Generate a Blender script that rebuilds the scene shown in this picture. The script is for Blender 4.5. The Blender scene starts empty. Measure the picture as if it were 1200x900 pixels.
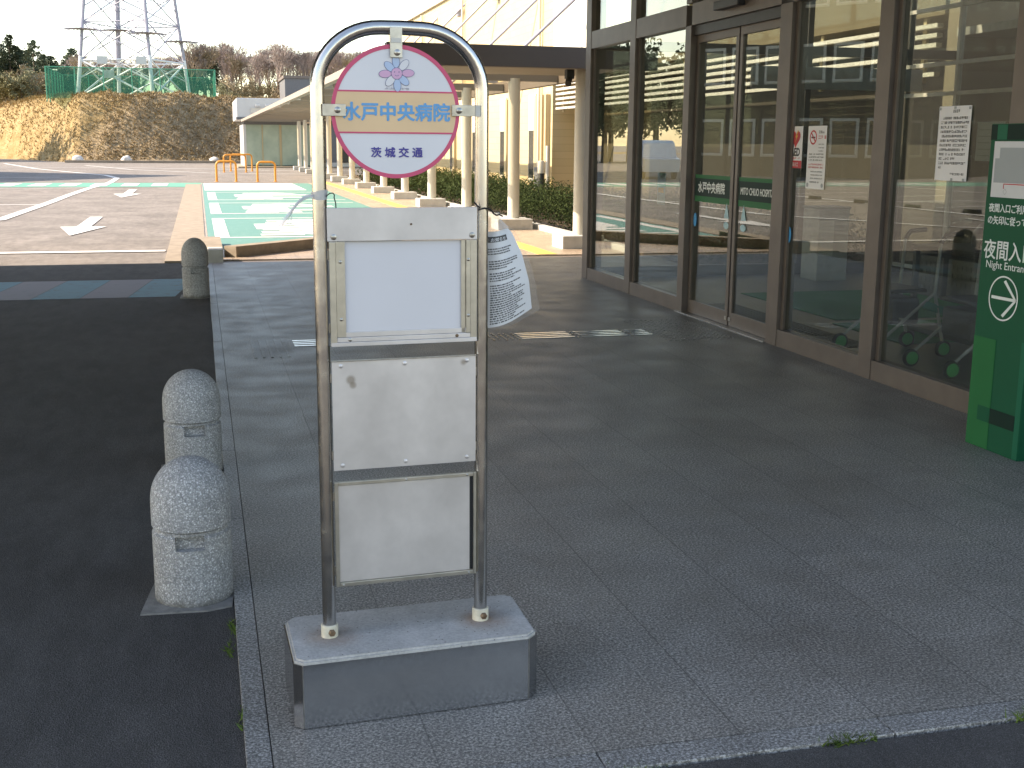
import bpy, bmesh, math, random
from mathutils import Vector, Matrix, noise
R = math.radians
rnd = random.Random(7)
scene = bpy.context.scene
C = scene.collection

# ---------------------------------------------------------------- camera
cam_d = bpy.data.cameras.new("camera"); cam = bpy.data.objects.new("camera", cam_d); C.objects.link(cam)
yaw, pitch, roll = R(14.5491), R(11.3736), R(0.4618)
fw = Vector((math.sin(yaw)*math.cos(pitch), math.cos(yaw)*math.cos(pitch), -math.sin(pitch)))
rt = Vector((math.cos(yaw), -math.sin(yaw), 0)); up = rt.cross(fw)
r2 = math.cos(roll)*rt + math.sin(roll)*up; u2 = -math.sin(roll)*rt + math.cos(roll)*up
M = Matrix.Identity(4)
for i in range(3): M[i][0], M[i][1], M[i][2] = r2[i], u2[i], -fw[i]
M.translation = Vector((0, 0, 1.6)); cam.matrix_world = M
cam_d.sensor_width = 36; cam_d.lens = 36*1400/1200; cam_d.clip_start = 0.05; cam_d.clip_end = 3000
scene.camera = cam

# ---------------------------------------------------------------- light
SUN = Vector((-0.80, 0.20, 0.58)).normalized()
w = bpy.data.worlds.new("World"); scene.world = w; w.use_nodes = True
nt = w.node_tree; bg = nt.nodes["Background"]; sky = nt.nodes.new("ShaderNodeTexSky")
sky.sky_type = 'NISHITA'; sky.sun_disc = False
sky.sun_elevation = math.asin(SUN.z); sky.sun_rotation = math.atan2(SUN.x, SUN.y)
sky.altitude = 30; sky.air_density = 1.0; sky.dust_density = 0.6; sky.ozone_density = 1.0
nt.links.new(sky.outputs[0], bg.inputs[0]); bg.inputs[1].default_value = 0.14
sd = bpy.data.lights.new("sun", 'SUN'); sd.energy = 3.3; sd.angle = R(0.5); sd.color = (1, .94, .87)
so = bpy.data.objects.new("sun", sd); C.objects.link(so); so.rotation_euler = SUN.to_track_quat('Z', 'Y').to_euler()
scene.view_settings.view_transform = 'Standard'; scene.view_settings.look = 'None'
scene.view_settings.gamma = 1; scene.view_settings.exposure = 1.76
scene.view_settings.use_white_balance = True; scene.view_settings.white_balance_temperature = 7900; scene.view_settings.white_balance_tint = 13
scene.render.engine = 'CYCLES'
cy = scene.cycles; cy.use_denoising = True; cy.max_bounces = 8; cy.glossy_bounces = 5; cy.transparent_max_bounces = 16
cy.diffuse_bounces = 5; cy.transmission_bounces = 6; cy.caustics_reflective = False; cy.caustics_refractive = False
cy.sample_clamp_indirect = 6

# ---------------------------------------------------------------- materials
class NT:
    def __init__(s, name):
        s.m = bpy.data.materials.new(name); s.m.use_nodes = True; s.t = s.m.node_tree
        s.b = s.t.nodes["Principled BSDF"]; s.o = s.t.nodes["Material Output"]
        tc = s.t.nodes.new("ShaderNodeTexCoord"); s.co = tc.outputs["Object"]
    def n(s, ty, **k):
        x = s.t.nodes.new("ShaderNode"+ty)
        for a, v in k.items():
            if hasattr(x, a): setattr(x, a, v)
            else: x.inputs[a.replace('_', ' ')].default_value = v
        return x
    def l(s, a, b): s.t.links.new(a, b); return b
    def noise(s, scale, detail=4, rough=.55, stretch=None, dist=0):
        x = s.n("TexNoise", Scale=scale, Detail=detail, Roughness=rough, Distortion=dist)
        if stretch:
            mp = s.n("Mapping"); mp.inputs["Scale"].default_value = stretch; s.l(s.co, mp.inputs[0]); s.l(mp.outputs[0], x.inputs["Vector"])
        else: s.l(s.co, x.inputs["Vector"])
        return x.outputs["Fac"]
    def ramp(s, f, pts):
        x = s.n("ValToRGB"); e = x.color_ramp.elements
        while len(e) < len(pts): e.new(.5)
        for i, (p, c) in enumerate(pts):
            e[i].position = p; c = (c,)*3 if isinstance(c, (int, float)) else c; e[i].color = (*c, 1)
        s.l(f, x.inputs[0]); return x.outputs[0]
    def mix(s, f, a, b, mode='MIX'):
        x = s.n("MixRGB", blend_type=mode)
        for v, i in ((f, 0), (a, 1), (b, 2)):
            if isinstance(v, (int, float)): x.inputs[i].default_value = v if i == 0 else (v, v, v, 1)
            elif isinstance(v, tuple): x.inputs[i].default_value = (*v, 1)
            else: s.l(v, x.inputs[i])
        return x.outputs[0]
    def math(s, op, a, b=None, c=None):
        x = s.n("Math", operation=op)
        for i, v in enumerate((a, b, c)):
            if v is None: continue
            if isinstance(v, (int, float)): x.inputs[i].default_value = v
            else: s.l(v, x.inputs[i])
        return x.outputs[0]
    def bump(s, h, d=.01, st=1):
        x = s.n("Bump", Strength=st, Distance=d); s.l(h, x.inputs["Height"]); s.l(x.outputs[0], s.b.inputs["Normal"])
    def set(s, base=None, rough=None, metal=None, spec=None):
        for k, v in (("Base Color", base), ("Roughness", rough), ("Metallic", metal), ("Specular IOR Level", spec)):
            if v is None: continue
            if isinstance(v, (int, float)): s.b.inputs[k].default_value = v
            elif isinstance(v, tuple): s.b.inputs[k].default_value = (*v, 1)
            else: s.l(v, s.b.inputs[k])
        return s

def plain(name, col, rough=.6, metal=0, var=.12, scale=12, bump=0, spec=.5):
    m = NT(name); f = m.noise(scale, 5)
    lo = tuple(c*(1-var) for c in col); hi = tuple(min(1, c*(1+var)) for c in col)
    m.set(m.ramp(f, [(.3, lo), (.7, hi)]), rough, metal, spec)
    if bump: m.bump(m.noise(scale*6, 3), bump)
    return m.m
MAT = {}
def mk():
    # ---- granite paving, joints measured in metres
    def paving(name, base, jx0, jx, jy0, jy, stag, jw, warm, speck=125):
        m = NT(name); sx = m.n("SeparateXYZ"); m.l(m.co, sx.inputs[0]); X, Y = sx.outputs[0], sx.outputs[1]
        u = m.math('DIVIDE', m.math('SUBTRACT', X, jx0), jx); fu = m.math('FRACT', u); iu = m.math('FLOOR', u)
        v = m.math('DIVIDE', m.math('SUBTRACT', Y, jy0), jy)
        if stag: v = m.math('ADD', v, m.math('MULTIPLY', m.math('FRACT', m.math('MULTIPLY', iu, .5)), 1.0))
        fv = m.math('FRACT', v); iv = m.math('FLOOR', v)
        du = m.math('MULTIPLY', m.math('MINIMUM', fu, m.math('SUBTRACT', 1, fu)), jx)
        dv = m.math('MULTIPLY', m.math('MINIMUM', fv, m.math('SUBTRACT', 1, fv)), jy)
        jm1 = m.math('LESS_THAN', du, jw); jm2 = m.math('LESS_THAN', dv, jw*.7)
        cx = m.n("CombineXYZ"); m.l(iu, cx.inputs[0]); m.l(iv, cx.inputs[1])
        wn = m.n("TexWhiteNoise"); m.l(cx.outputs[0], wn.inputs["Vector"])
        sp = m.noise(speck, 2, .7); big = m.noise(1.1, 6, .65, dist=.6); sp2 = m.noise(85, 4, .8)
        c = m.ramp(sp, [(.36, tuple(b*.22 for b in base)), (.5, base), (.62, tuple(b*3.3 for b in base))])
        c = m.mix(.42, c, m.ramp(sp2, [(.38, (.035, .033, .03)), (.62, (.43, .41, .375))]), 'MIX') if not warm else c
        c = m.mix(1, c, m.ramp(wn.outputs["Value"], [(0, .93), (1, 1.06)]), 'MULTIPLY')
        c = m.mix(1, c, m.ramp(big, [(.3, (.80, .78, .76)), (.55, 1.0), (.75, (1.10, 1.08, 1.05))]), 'MULTIPLY')
        st = m.noise(6, 6, .7); c = m.mix(1, c, m.ramp(st, [(.35, .86), (.6, 1.04)]), 'MULTIPLY')
        jv = m.math('MULTIPLY', jm2, .45); jm = m.math('MAXIMUM', jm1, jv)
        jm = m.math('MULTIPLY', jm, m.ramp(m.noise(1.7, 4, .6), [(.35, .35), (.65, .85)])); c = m.mix(jm, c, tuple(b*.30 for b in base))
        gv = m.n('TexVoronoi', Scale=3.1); m.l(m.co, gv.inputs[0]); c = m.mix(m.math('MULTIPLY', m.math('LESS_THAN', gv.outputs['Distance'], m.math('MULTIPLY', .05, big)), .55), c, tuple(b*.3 for b in base))
        rg = m.ramp(m.noise(3, 5, .6), [(.3, .40), (.7, .58)])
        m.set(c, rg, 0, .5); m.bump(m.math('SUBTRACT', m.math('MULTIPLY', sp, .35), jm), .0012, .6)
        return m.m
    MAT['granite'] = paving('granite_paving', (.190, .176, .158), .121, .4238, 2.80, .86, 1, .0022, 0)
    MAT['granite_kerb'] = paving('granite_edge', (.19, .187, .182), 3.0, 50, 1.0, 2.4, 0, .003, 0)
    MAT['tan_paving'] = paving('tan_paving', (.29, .225, .165), .1, .3, 16.6, .3, 1, .004, 1, 160)
    def asphalt(name, base, hi, warm=0):
        m = NT(name); v = m.n("TexVoronoi", Scale=210.); m.l(m.co, v.inputs[0])
        s1 = m.noise(330, 2, .7); c = m.ramp(s1, [(.35, tuple(b*.5 for b in base)), (.55, base), (.72, hi)])
        c = m.mix(1, c, m.ramp(m.noise(.7, 6, .6), [(.3, .78), (.7, 1.2)]), 'MULTIPLY')
        c = m.mix(1, c, m.ramp(m.noise(9, 4, .6, (1, .3, 1)), [(.35, .86), (.65, 1.1)]), 'MULTIPLY')
        c = m.mix(m.ramp(m.noise(.45, 7, .7, dist=1.5), [(.60, 0.), (.68, .5)]), c, tuple(b*1.45 for b in base))
        cv = m.n("TexVoronoi", Scale=.55, feature='DISTANCE_TO_EDGE'); dv = m.n("VectorMath", operation='ADD'); nz = m.n("TexNoise", Scale=3.); m.l(m.co, nz.inputs["Vector"]); m.l(m.co, dv.inputs[0]); m.l(nz.outputs["Color"], dv.inputs[1]); m.l(dv.outputs[0], cv.inputs[0])
        c = m.mix(m.math('MULTIPLY', m.math('LESS_THAN', cv.outputs[0], .004), m.ramp(m.noise(.3, 2), [(.5, 0.), (.58, .6)])), c, tuple(b*.35 for b in base))
        vs = m.n("TexVoronoi", Scale=38.); m.l(m.co, vs.inputs[0])
        spk = m.math('LESS_THAN', vs.outputs["Distance"], .045); c = m.mix(m.math('MULTIPLY', spk, .35), c, (.33, .32, .30))
        m.set(c, .9, 0, .25); m.bump(v.outputs["Distance"], .003, .8); return m.m
    MAT['asphalt'] = asphalt('asphalt', (.082, .078, .075), (.19, .183, .175))
    MAT['asphalt_lot'] = asphalt('pale_asphalt', (.25, .222, .198), (.33, .30, .27))  # paler mix for the open ground beyond the road slab
    def paint(name, col, wear=.55, under=(.14, .12, .10)):
        m = NT(name); f = m.noise(6, 6, .7); g = m.noise(70, 3, .7)
        k = m.math('GREATER_THAN', m.math('ADD', m.math('MULTIPLY', f, .6), m.math('MULTIPLY', g, .4)), wear)
        c = m.mix(m.math('MULTIPLY', k, .7), m.mix(g, tuple(c*.85 for c in col), col), under); m.set(c, .7, 0, .3); return m.m
    MAT['white_line'] = paint('white_road_paint', (.72, .70, .66), .6)
    MAT['cyan'] = paint('turquoise_road_paint', (.12, .275, .24), .57, (.24, .36, .33))
    MAT['cross_blue'] = paint('blue_green_road_paint', (.12, .26, .31), .56, (.12, .13, .13))
    MAT['cross_grey'] = paint('faded_white_road_paint', (.235, .21, .22), .58, (.14, .13, .13))
    MAT['green_line'] = paint('green_road_paint', (.12, .36, .26), .6)
    MAT['yellow_tact'] = plain('yellow_tactile', (.66, .48, .12), .7)
    # ---- metals
    m = NT('polished_stainless'); f = m.noise(14, 4, .6, (1, 1, .15))
    m.set(m.ramp(f, [(.3, (.50, .48, .45)), (.7, (.62, .60, .57))]), m.ramp(m.noise(30, 4), [(.3, .16), (.8, .30)]), 1); MAT['steel'] = m.m
    m = NT('brushed_aluminium_sheet'); f = m.noise(5, 6, .6); g = m.noise(2.5, 5, .6)
    c = m.mix(1, m.ramp(f, [(.3, (.58, .545, .53)), (.7, (.70, .66, .645))]), m.ramp(g, [(.3, .86), (.7, 1.06)]), 'MULTIPLY')
    st = m.noise(9, 5, .7, (1, 1, .35)); c = m.mix(m.ramp(st, [(.68, 0.), (.80, .22)]), c, (.33, .27, .20)); sc_ = m.noise(40, 6, .8, (1, 1, .12)); c = m.mix(m.ramp(sc_, [(.68, 0.), (.72, .22)]), c, (.75, .74, .72))
    for px, pz, a_ in ((.072, .955, .016), (.078, .94, .012), (.395, .99, .010)):
        gm = m.n('VectorMath', operation='DISTANCE'); m.l(m.co, gm.inputs[0]); gm.inputs[1].default_value = (px, -.018, pz); c = m.mix(m.ramp(gm.outputs['Value'], [(a_*.5, .6), (a_, 0.)]), c, (.20, .15, .10))
    m.set(c, .48, .72); MAT['alu'] = m.m
    m = NT('skirt_steel'); f = m.noise(3, 6, .6); g = m.noise(60, 5, .6)
    m.set(m.ramp(f, [(.3, (.48, .475, .47)), (.7, (.60, .59, .58))]), m.ramp(g, [(.3, .12), (.8, .22)]), 1); MAT['skirt'] = m.m
    MAT['alu_rail'] = plain('aluminium_rail', (.50, .47, .41), .35, .85, .15, 20)
    MAT['steel_dull'] = plain('dull_steel', (.42, .40, .37), .32, 1, .2, 30)
    MAT['bronze'] = plain('bronze_anodised_aluminium', (.135, .112, .098), .42, .35, .12, 5)
    MAT['dark_gap'] = plain('gap_shade', (.015, .015, .015), .8)
    m = NT('cast_concrete'); f = m.noise(8, 6, .65); g = m.noise(130, 4, .6)
    c = m.mix(1, m.ramp(f, [(.3, (.38, .37, .35)), (.7, (.54, .525, .50))]), m.ramp(g, [(.3, .8), (.7, 1.1)]), 'MULTIPLY')
    v = m.n("TexVoronoi", Scale=45.); m.l(m.co, v.inputs[0]); c = m.mix(m.math('LESS_THAN', v.outputs["Distance"], .11), c, (.14, .13, .12))
    for px, pz in ((0.006, 0.0), (0.459, 0.0)):   # rust round the two poles
        gm = m.n("VectorMath", operation='DISTANCE'); m.l(m.co, gm.inputs[0]); gm.inputs[1].default_value = (px, -.01, .2)
        rs = m.math('MULTIPLY', m.ramp(gm.outputs["Value"], [(.02, 1.), (.10, 0.)]), m.ramp(f, [(.35, .3), (.65, 1.)]))
        c = m.mix(m.math('MULTIPLY', rs, .85), c, (.22, .11, .045))
    m.set(c, .85, 0, .3); m.bump(g, .002, .5); MAT['concrete'] = m.m
    MAT['conc_block'] = plain('pale_concrete', (.50, .49, .46), .85, 0, .12, 6, .002)
    MAT['mortar'] = plain('grey_mortar', (.22, .21, .195), .9, 0, .25, 25, .002); MAT['conc_edge'] = plain('weathered_kerb', (.29, .235, .175), .85, 0, .2, 5, .002)
    m = NT('exposed_aggregate'); v = m.n("TexVoronoi", Scale=185.); m.l(m.co, v.inputs[0])
    wn = m.n("TexWhiteNoise"); m.l(v.outputs["Position"], wn.inputs["Vector"])
    c = m.ramp(wn.outputs["Value"], [(0., .24), (.25, .38), (.6, (.50, .49, .475)), (.85, (.64, .625, .61)), (1., .84)])
    c = m.mix(m.ramp(v.outputs["Distance"], [(.35, 0.), (.6, .7)]), c, (.27, .265, .255))
    c = m.mix(1, c, m.ramp(m.noise(5, 5), [(.3, .82), (.7, 1.08)]), 'MULTIPLY')
    sz = m.n('SeparateXYZ'); m.l(m.co, sz.inputs[0]); dk = m.ramp(m.math('ADD', sz.outputs[2], m.math('MULTIPLY', m.noise(14, 5, .7), .07)), [(.035, .75), (.075, 0.)]); c = m.mix(dk, c, (.10, .095, .075)); m.set(c, .8, 0, .35); m.bump(m.math('SUBTRACT', 1, v.outputs["Distance"]), .003, .7); MAT['aggregate'] = m.m
    MAT['white_plastic'] = plain('aged_white_plastic', (.66, .60, .47), .5, 0, .18, 40)
    MAT['rust'] = plain('rusty_bolt', (.20, .13, .08), .5, .6, .4, 60)
    MAT['disc_white'] = plain('faded_white_sheet', (.68, .665, .68), .45, 0, .03, 5)
    MAT['disc_band'] = plain('faded_orange_sheet', (.76, .52, .30), .45, 0, .05, 8)
    MAT['disc_pink'] = plain('pink_ink', (.62, .075, .16), .45, 0, .06)
    MAT['ink_blue'] = plain('sky_blue_ink', (.10, .33, .60), .45, 0, .06, 60)
    MAT['ink_navy'] = plain('navy_ink', (.055, .045, .26), .45)
    MAT['petal_blue'] = plain('pale_blue_ink', (.40, .50, .66), .45, 0, .04)
    MAT['petal_pink'] = plain('pale_pink_ink', (.62, .36, .52), .45, 0, .04)
    MAT['petal_line'] = plain('outline_ink', (.13, .14, .25), .45)
    MAT['faded_ink'] = plain('faded_grey_ink', (.36, .36, .42), .5)
    MAT['black_ink'] = plain('black_ink', (.03, .03, .032), .6)
    MAT['paper'] = plain('white_paper', (.78, .775, .79), .6, 0, .03, 4)
    MAT['panel_white'] = plain('white_acrylic_sheet', (.64, .625, .645), .35, 0, .03, 3)
    MAT['red'] = plain('red_ink', (.52, .03, .04), .5); MAT['yellow'] = plain('yellow_ink', (.75, .5, .08), .5)
    MAT['sign_green'] = plain('dark_green_sheet', (.001, .080, .038), .5, 0, .04, 3, 0, .2)
    MAT['sign_green_deep'] = plain('deep_green_sheet', (.003, .022, .016), .55, 0, .04, 3, 0, .2)
    MAT['sign_green_light'] = plain('leaf_green_sheet', (.010, .130, .042), .5, 0, .04, 3, 0, .2)
    MAT['sign_green_mid'] = plain('mid_green_sheet', (.004, .115, .062), .5, 0, .04, 3, 0, .2)
    MAT['sign_white'] = plain('white_lettering', (.72, .76, .74), .5, 0, .02)
    MAT['map_white'] = plain('map_white', (.60, .61, .62), .5, 0, .02); MAT['map_grey'] = plain('map_grey', (.32, .35, .36), .5, 0, .02)
    MAT['sticker_blue'] = plain('blue_sticker', (.03, .30, .62), .5); MAT['sticker_pale'] = plain('pale_blue_sticker', (.35, .55, .62), .5)
    MAT['twine'] = plain('black_twine', (.012, .012, .014), .7)
    # translucent plastic
    def film(name, tint, mixf, rough=.25, dcol=.7):
        m = NT(name); tr = m.n("BsdfTransparent"); tr.inputs[0].default_value = (*tint, 1)
        m.set((dcol,)*3, rough); mx = m.n("MixShader"); mx.inputs[0].default_value = mixf
        m.l(tr.outputs[0], mx.inputs[1]); m.l(m.b.outputs[0], mx.inputs[2]); m.l(mx.outputs[0], m.o.inputs[0]); return m.m
    MAT['sleeve'] = film('clear_plastic_sleeve', (.97, .97, .96), .10)
    MAT['tie'] = film('cloudy_plastic_tie', (.9, .9, .9), .6)
    MAT['sleeve_top'] = film('gathered_plastic_sleeve', (.95, .93, .88), .45, .3)
    MAT['net'] = film('green_fence_mesh', (.72, .90, .82), .38, .7); MAT['net'].node_tree.nodes["Principled BSDF"].inputs[0].default_value = (.03, .22, .14, 1)
    MAT['roof_sheet'] = film('translucent_roof_sheet', (.80, .74, .58), .25, .3)
    # glass
    def glass(name, tint, k=1.35):
        m = NT(name); tr = m.n("BsdfTransparent"); tr.inputs[0].default_value = (*tint, 1)
        gl = m.n("BsdfGlossy"); gl.inputs["Color"].default_value = (.95, .96, .94, 1); gl.inputs["Roughness"].default_value = 0
        ge = m.n("NewGeometry"); fr = m.n("Fresnel"); m.l(m.math('ADD', 1.52, m.math('MULTIPLY', ge.outputs['Backfacing'], 1/1.52-1.52)), fr.inputs['IOR']); f = m.math('MINIMUM', m.math('MULTIPLY', fr.outputs[0], k), 1)
        bp = m.n("Bump", Strength=.02, Distance=.02); m.l(m.noise(.9, 2), bp.inputs["Height"]); m.l(bp.outputs[0], gl.inputs["Normal"])
        mx = m.n("MixShader"); m.l(f, mx.inputs[0]); m.l(tr.outputs[0], mx.inputs[1]); m.l(gl.outputs[0], mx.inputs[2]); m.l(mx.outputs[0], m.o.inputs[0]); return m.m
    MAT['glass'] = glass('grey_green_window_glass', (.74, .76, .71)); MAT['glass_in'] = glass('clear_glass', (.92, .94, .92), .9)
    m = NT('frosted_green_glass'); m.set(m.ramp(m.noise(1.2, 3), [(.3, (.30, .38, .31)), (.7, (.42, .50, .40))]), .18, 0); MAT['glass_kiosk'] = m.m
    MAT['glass_dark'] = plain('dark_window_glass', (.05, .055, .055), .08)
    # building
    m = NT('cream_wall_tile'); br = m.n("TexBrick", Scale=1.); br.inputs["Mortar Size"].default_value = .006
    br.inputs["Brick Width"].default_value = .6; br.inputs["Row Height"].default_value = .2
    sp = m.n("SeparateXYZ"); m.l(m.co, sp.inputs[0]); cb = m.n("CombineXYZ"); m.l(sp.outputs[1], cb.inputs[0]); m.l(sp.outputs[2], cb.inputs[1]); m.l(cb.outputs[0], br.inputs["Vector"])
    br.inputs["Color1"].default_value = (.58, .46, .26, 1); br.inputs["Color2"].default_value = (.54, .43, .24, 1); br.inputs["Mortar"].default_value = (.44, .34, .19, 1)
    m.set(br.outputs["Color"], .6); MAT['cream'] = m.m
    MAT['white_wall'] = plain('pale_cream_wall', (.70, .66, .55), .6, 0, .04, 1)
    MAT['shaded_tan'] = plain('shaded_tan', (.16, .12, .065), .7, 0, .08, 1)  # tan darkened to put shade on the wing walls
    MAT['pilaster'] = plain('ochre_pilaster', (.46, .37, .22), .6, 0, .05, 1)
    MAT['column'] = plain('off_white_paint', (.62, .58, .50), .45, 0, .04, 2)
    MAT['louver'] = plain('pale_louvre', (.62, .58, .52), .5)
    MAT['fascia'] = plain('brown_grey_fascia', (.16, .13, .11), .6, 0, .06, 1)
    MAT['soffit'] = plain('beige_soffit', (.27, .235, .20), .7, 0, .06, 1)
    MAT['porch'] = plain('porch_soffit', (.20, .185, .17), .7, 0, .08, .5)
    MAT['roof_white'] = plain('silver_white_panel', (.55, .55, .54), .4, .2, .04, 1)
    MAT['shade_grey'] = plain('grey_cladding', (.14, .14, .145), .6)
    MAT['indoor_floor'] = plain('indoor_stone_floor', (.20, .18, .155), .35, 0, .1, 2); MAT['brown_and_shade'] = plain('dark_brown_and_shade', (.055, .043, .032), .7, 0, .1, 1); MAT['inwall'] = plain('interior_beige', (.22, .18, .13), .8, 0, .06, 1)  # brown of the left block, also painted shade in the wing recess
    MAT['inwood'] = plain('interior_brown', (.13, .085, .05), .6, 0, .2, 3)
    MAT['inceil'] = plain('interior_ceiling', (.45, .43, .40), .8)
    MAT['white_frame'] = plain('white_frame', (.55, .53, .48), .45)
    MAT['mat_green'] = plain('green_mat', (.03, .24, .07), .95, 0, .25, 60, .004)
    MAT['black'] = plain('black_plastic', (.018, .019, .021), .45, 0, .3, 10)
    MAT['grey_plastic'] = plain('grey_plastic', (.17, .18, .19), .5); MAT['lgrey'] = plain('light_grey_plastic', (.42, .43, .44), .5)
    MAT['wheel_green'] = plain('green_wheel', (.02, .42, .10), .4); MAT['teal'] = plain('teal_plastic', (.04, .30, .22), .4)
    MAT['orange'] = plain('orange_pipe', (.72, .30, .04), .4); MAT['white_van'] = plain('white_car_paint', (.68, .70, .72), .25)
    MAT['tyre'] = plain('tyre', (.02, .02, .02), .8); MAT['stone'] = plain('pale_boulder', (.6, .57, .52), .9, 0, .2, 3)
    # nature
    m = NT('hillside'); sx = m.n("SeparateXYZ"); m.l(m.co, sx.inputs[0])
    edge = m.math('ADD', m.math('ADD', sx.outputs[0], m.math('MULTIPLY', sx.outputs[2], -.9)), m.math('MULTIPLY', m.noise(.25, 5, .6), 5))
    k = m.ramp(m.math('DIVIDE', m.math('ADD', edge, 7.5), 3), [(0., 0.), (.6, 1.)])
    gold = m.ramp(m.noise(.9, 7, .7, (1, 1, 2)), [(.3, (.20, .15, .07)), (.45, (.31, .22, .105)), (.62, (.40, .30, .165)), (.75, (.25, .22, .11))])
    rock = m.ramp(m.noise(1.7, 8, .75), [(.3, (.13, .10, .065)), (.47, (.29, .215, .13)), (.6, (.40, .31, .20)), (.75, (.30, .24, .13))])
    m.set(m.mix(k, gold, rock), .95, 0, .1); m.bump(m.noise(4.5, 8, .75), .2, .7); MAT['hill'] = m.m
    def leaf(name, a, b, sc=1.5):
        m = NT(name); oi = m.n("ObjectInfo"); c = m.ramp(m.noise(sc, 3), [(.3, a), (.7, b)])
        c = m.mix(1, c, m.ramp(oi.outputs["Random"], [(0., .75), (1., 1.25)]), 'MULTIPLY'); m.set(c, .8, 0, .2)
        return m.m
    MAT['leaf_dark'] = leaf('hazed_evergreen_leaves', (.040, .060, .035), (.085, .105, .06))  # lightened to put distance haze into the leaf colour
    MAT['leaf_hedge'] = leaf('shaded_hedge_leaves', (.018, .035, .010), (.055, .080, .025), 3)  # leaves darkened to put the shade over the bed into their colour
    MAT['leaf_olive'] = leaf('olive_leaves', (.12, .12, .06), (.22, .20, .11))
    MAT['twig'] = leaf('hazed_mauve_twigs', (.25, .20, .18), (.36, .30, .27))  # twig colour paled in place of distance haze
    MAT['twig_tan'] = leaf('tan_twigs', (.25, .20, .13), (.36, .29, .19), .4)
    MAT['bark'] = plain('bark', (.12, .085, .06), .9, 0, .3, 3)
    MAT['drygrass'] = leaf('dry_grass_blades', (.30, .215, .10), (.42, .32, .17), .4); MAT['weed'] = leaf('weed_leaves', (.035, .07, .01), (.12, .17, .03), 30)
    MAT['pylon_white'] = plain('white_steel', (.70, .70, .70), .5); MAT['pylon_grey'] = plain('galvanised_steel', (.30, .30, .36), .5)
    MAT['fence_green'] = plain('green_post', (.06, .32, .20), .5)
mk()

# ---------------------------------------------------------------- mesh helpers
class MB:
    def __init__(s): s.bm = bmesh.new()
    def box(s, x0, y0, z0, x1, y1, z1, bev=0, mat=None):
        g = bmesh.ops.create_cube(s.bm, size=1)['verts']
        for v in g: v.co = Vector(((x0+x1)/2+v.co.x*(x1-x0), (y0+y1)/2+v.co.y*(y1-y0), (z0+z1)/2+v.co.z*(z1-z0)))
        if bev:
            es = list({e for v in g for e in v.link_edges}); r = bmesh.ops.bevel(s.bm, geom=es, offset=bev, segments=2, affect='EDGES', profile=.6); g = list({v for f in r['faces'] for v in f.verts} | {v for v in g if v.is_valid})
        if mat is not None: bmesh.ops.transform(s.bm, matrix=mat, verts=g)
        return s
    def tube(s, pts, r, n=12, r1=None, cap=True):
        pts = [Vector(p) for p in pts]; rings = []; N = len(pts)
        prev = None
        for i, p in enumerate(pts):
            t = (pts[min(i+1, N-1)]-pts[max(i-1, 0)]).normalized()
            if prev is None: a = Vector((0, 0, 1)) if abs(t.z) < .9 else Vector((1, 0, 0)); u = t.cross(a).normalized()
            else: u = (prev - t*prev.dot(t)).normalized()
            prev = u; v = t.cross(u); rr = r if r1 is None else r+(r1-r)*i/(N-1)
            rings.append([s.bm.verts.new(p+rr*(u*math.cos(2*math.pi*k/n)+v*math.sin(2*math.pi*k/n))) for k in range(n)])
        for a, b in zip(rings, rings[1:]):
            for k in range(n): s.bm.faces.new((a[k], a[(k+1) % n], b[(k+1) % n], b[k]))
        if cap and n > 2: s.bm.faces.new(rings[0][::-1]); s.bm.faces.new(rings[-1])
        return s
    def lathe(s, prof, cx=0, cy=0, n=40):
        rings = []
        for r, z in prof: rings.append([s.bm.verts.new((cx+max(r, 1e-4)*math.cos(2*math.pi*k/n), cy+max(r, 1e-4)*math.sin(2*math.pi*k/n), z)) for k in range(n)])
        for a, b in zip(rings, rings[1:]):
            for k in range(n): s.bm.faces.new((a[k], a[(k+1) % n], b[(k+1) % n], b[k]))
        s.bm.faces.new(rings[0][::-1]); s.bm.faces.new(rings[-1]); return s
    def prism(s, poly, h0, h1, f=lambda a, b, h: (a, b, h)):
        lo = [s.bm.verts.new(f(a, b, h0)) for a, b in poly]; hi = [s.bm.verts.new(f(a, b, h1)) for a, b in poly]
        s.bm.faces.new(lo[::-1]); s.bm.faces.new(hi); n = len(poly)
        for i in range(n): s.bm.faces.new((lo[i], lo[(i+1) % n], hi[(i+1) % n], hi[i]))
        return s
    def poly(s, pts): s.bm.faces.new([s.bm.verts.new(p) for p in pts]); return s
    def build(s, name, mat, parent=None, smooth=False, mtx=None):
        bmesh.ops.recalc_face_normals(s.bm, faces=s.bm.faces[:])
        me = bpy.data.meshes.new(name); s.bm.to_mesh(me); s.bm.free(); me.materials.append(MAT[mat] if isinstance(mat, str) else mat)
        o = bpy.data.objects.new(name, me); C.objects.link(o)
        if parent: o.parent = parent
        if mtx is not None: o.matrix_local = mtx
        if smooth:
            me.polygons.foreach_set('use_smooth', [True]*len(me.polygons))
            if smooth != 'all': me.set_sharp_from_angle(angle=R(38))
        return o
def struct(o): o['kind'] = 'structure'; return o
def tag(o, label, cat, group=None):
    o['label'] = label; o['category'] = cat
    if group: o['group'] = group
    return o
def thing(name, label, cat, loc=(0, 0, 0), rz=0, group=None):
    o = bpy.data.objects.new(name, None); C.objects.link(o); o.location = loc; o.rotation_euler = (0, 0, rz); o.empty_display_size = .2
    return tag(o, label, cat, group)
def dup(o, parent=None):
    c = o.copy(); C.objects.link(c)
    if parent: c.parent = parent
    for ch in [x for x in bpy.data.objects if x.parent == o]: dup(ch, c)
    return c
def part_label(o, l): o['label'] = l; return o
DG = None
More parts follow.
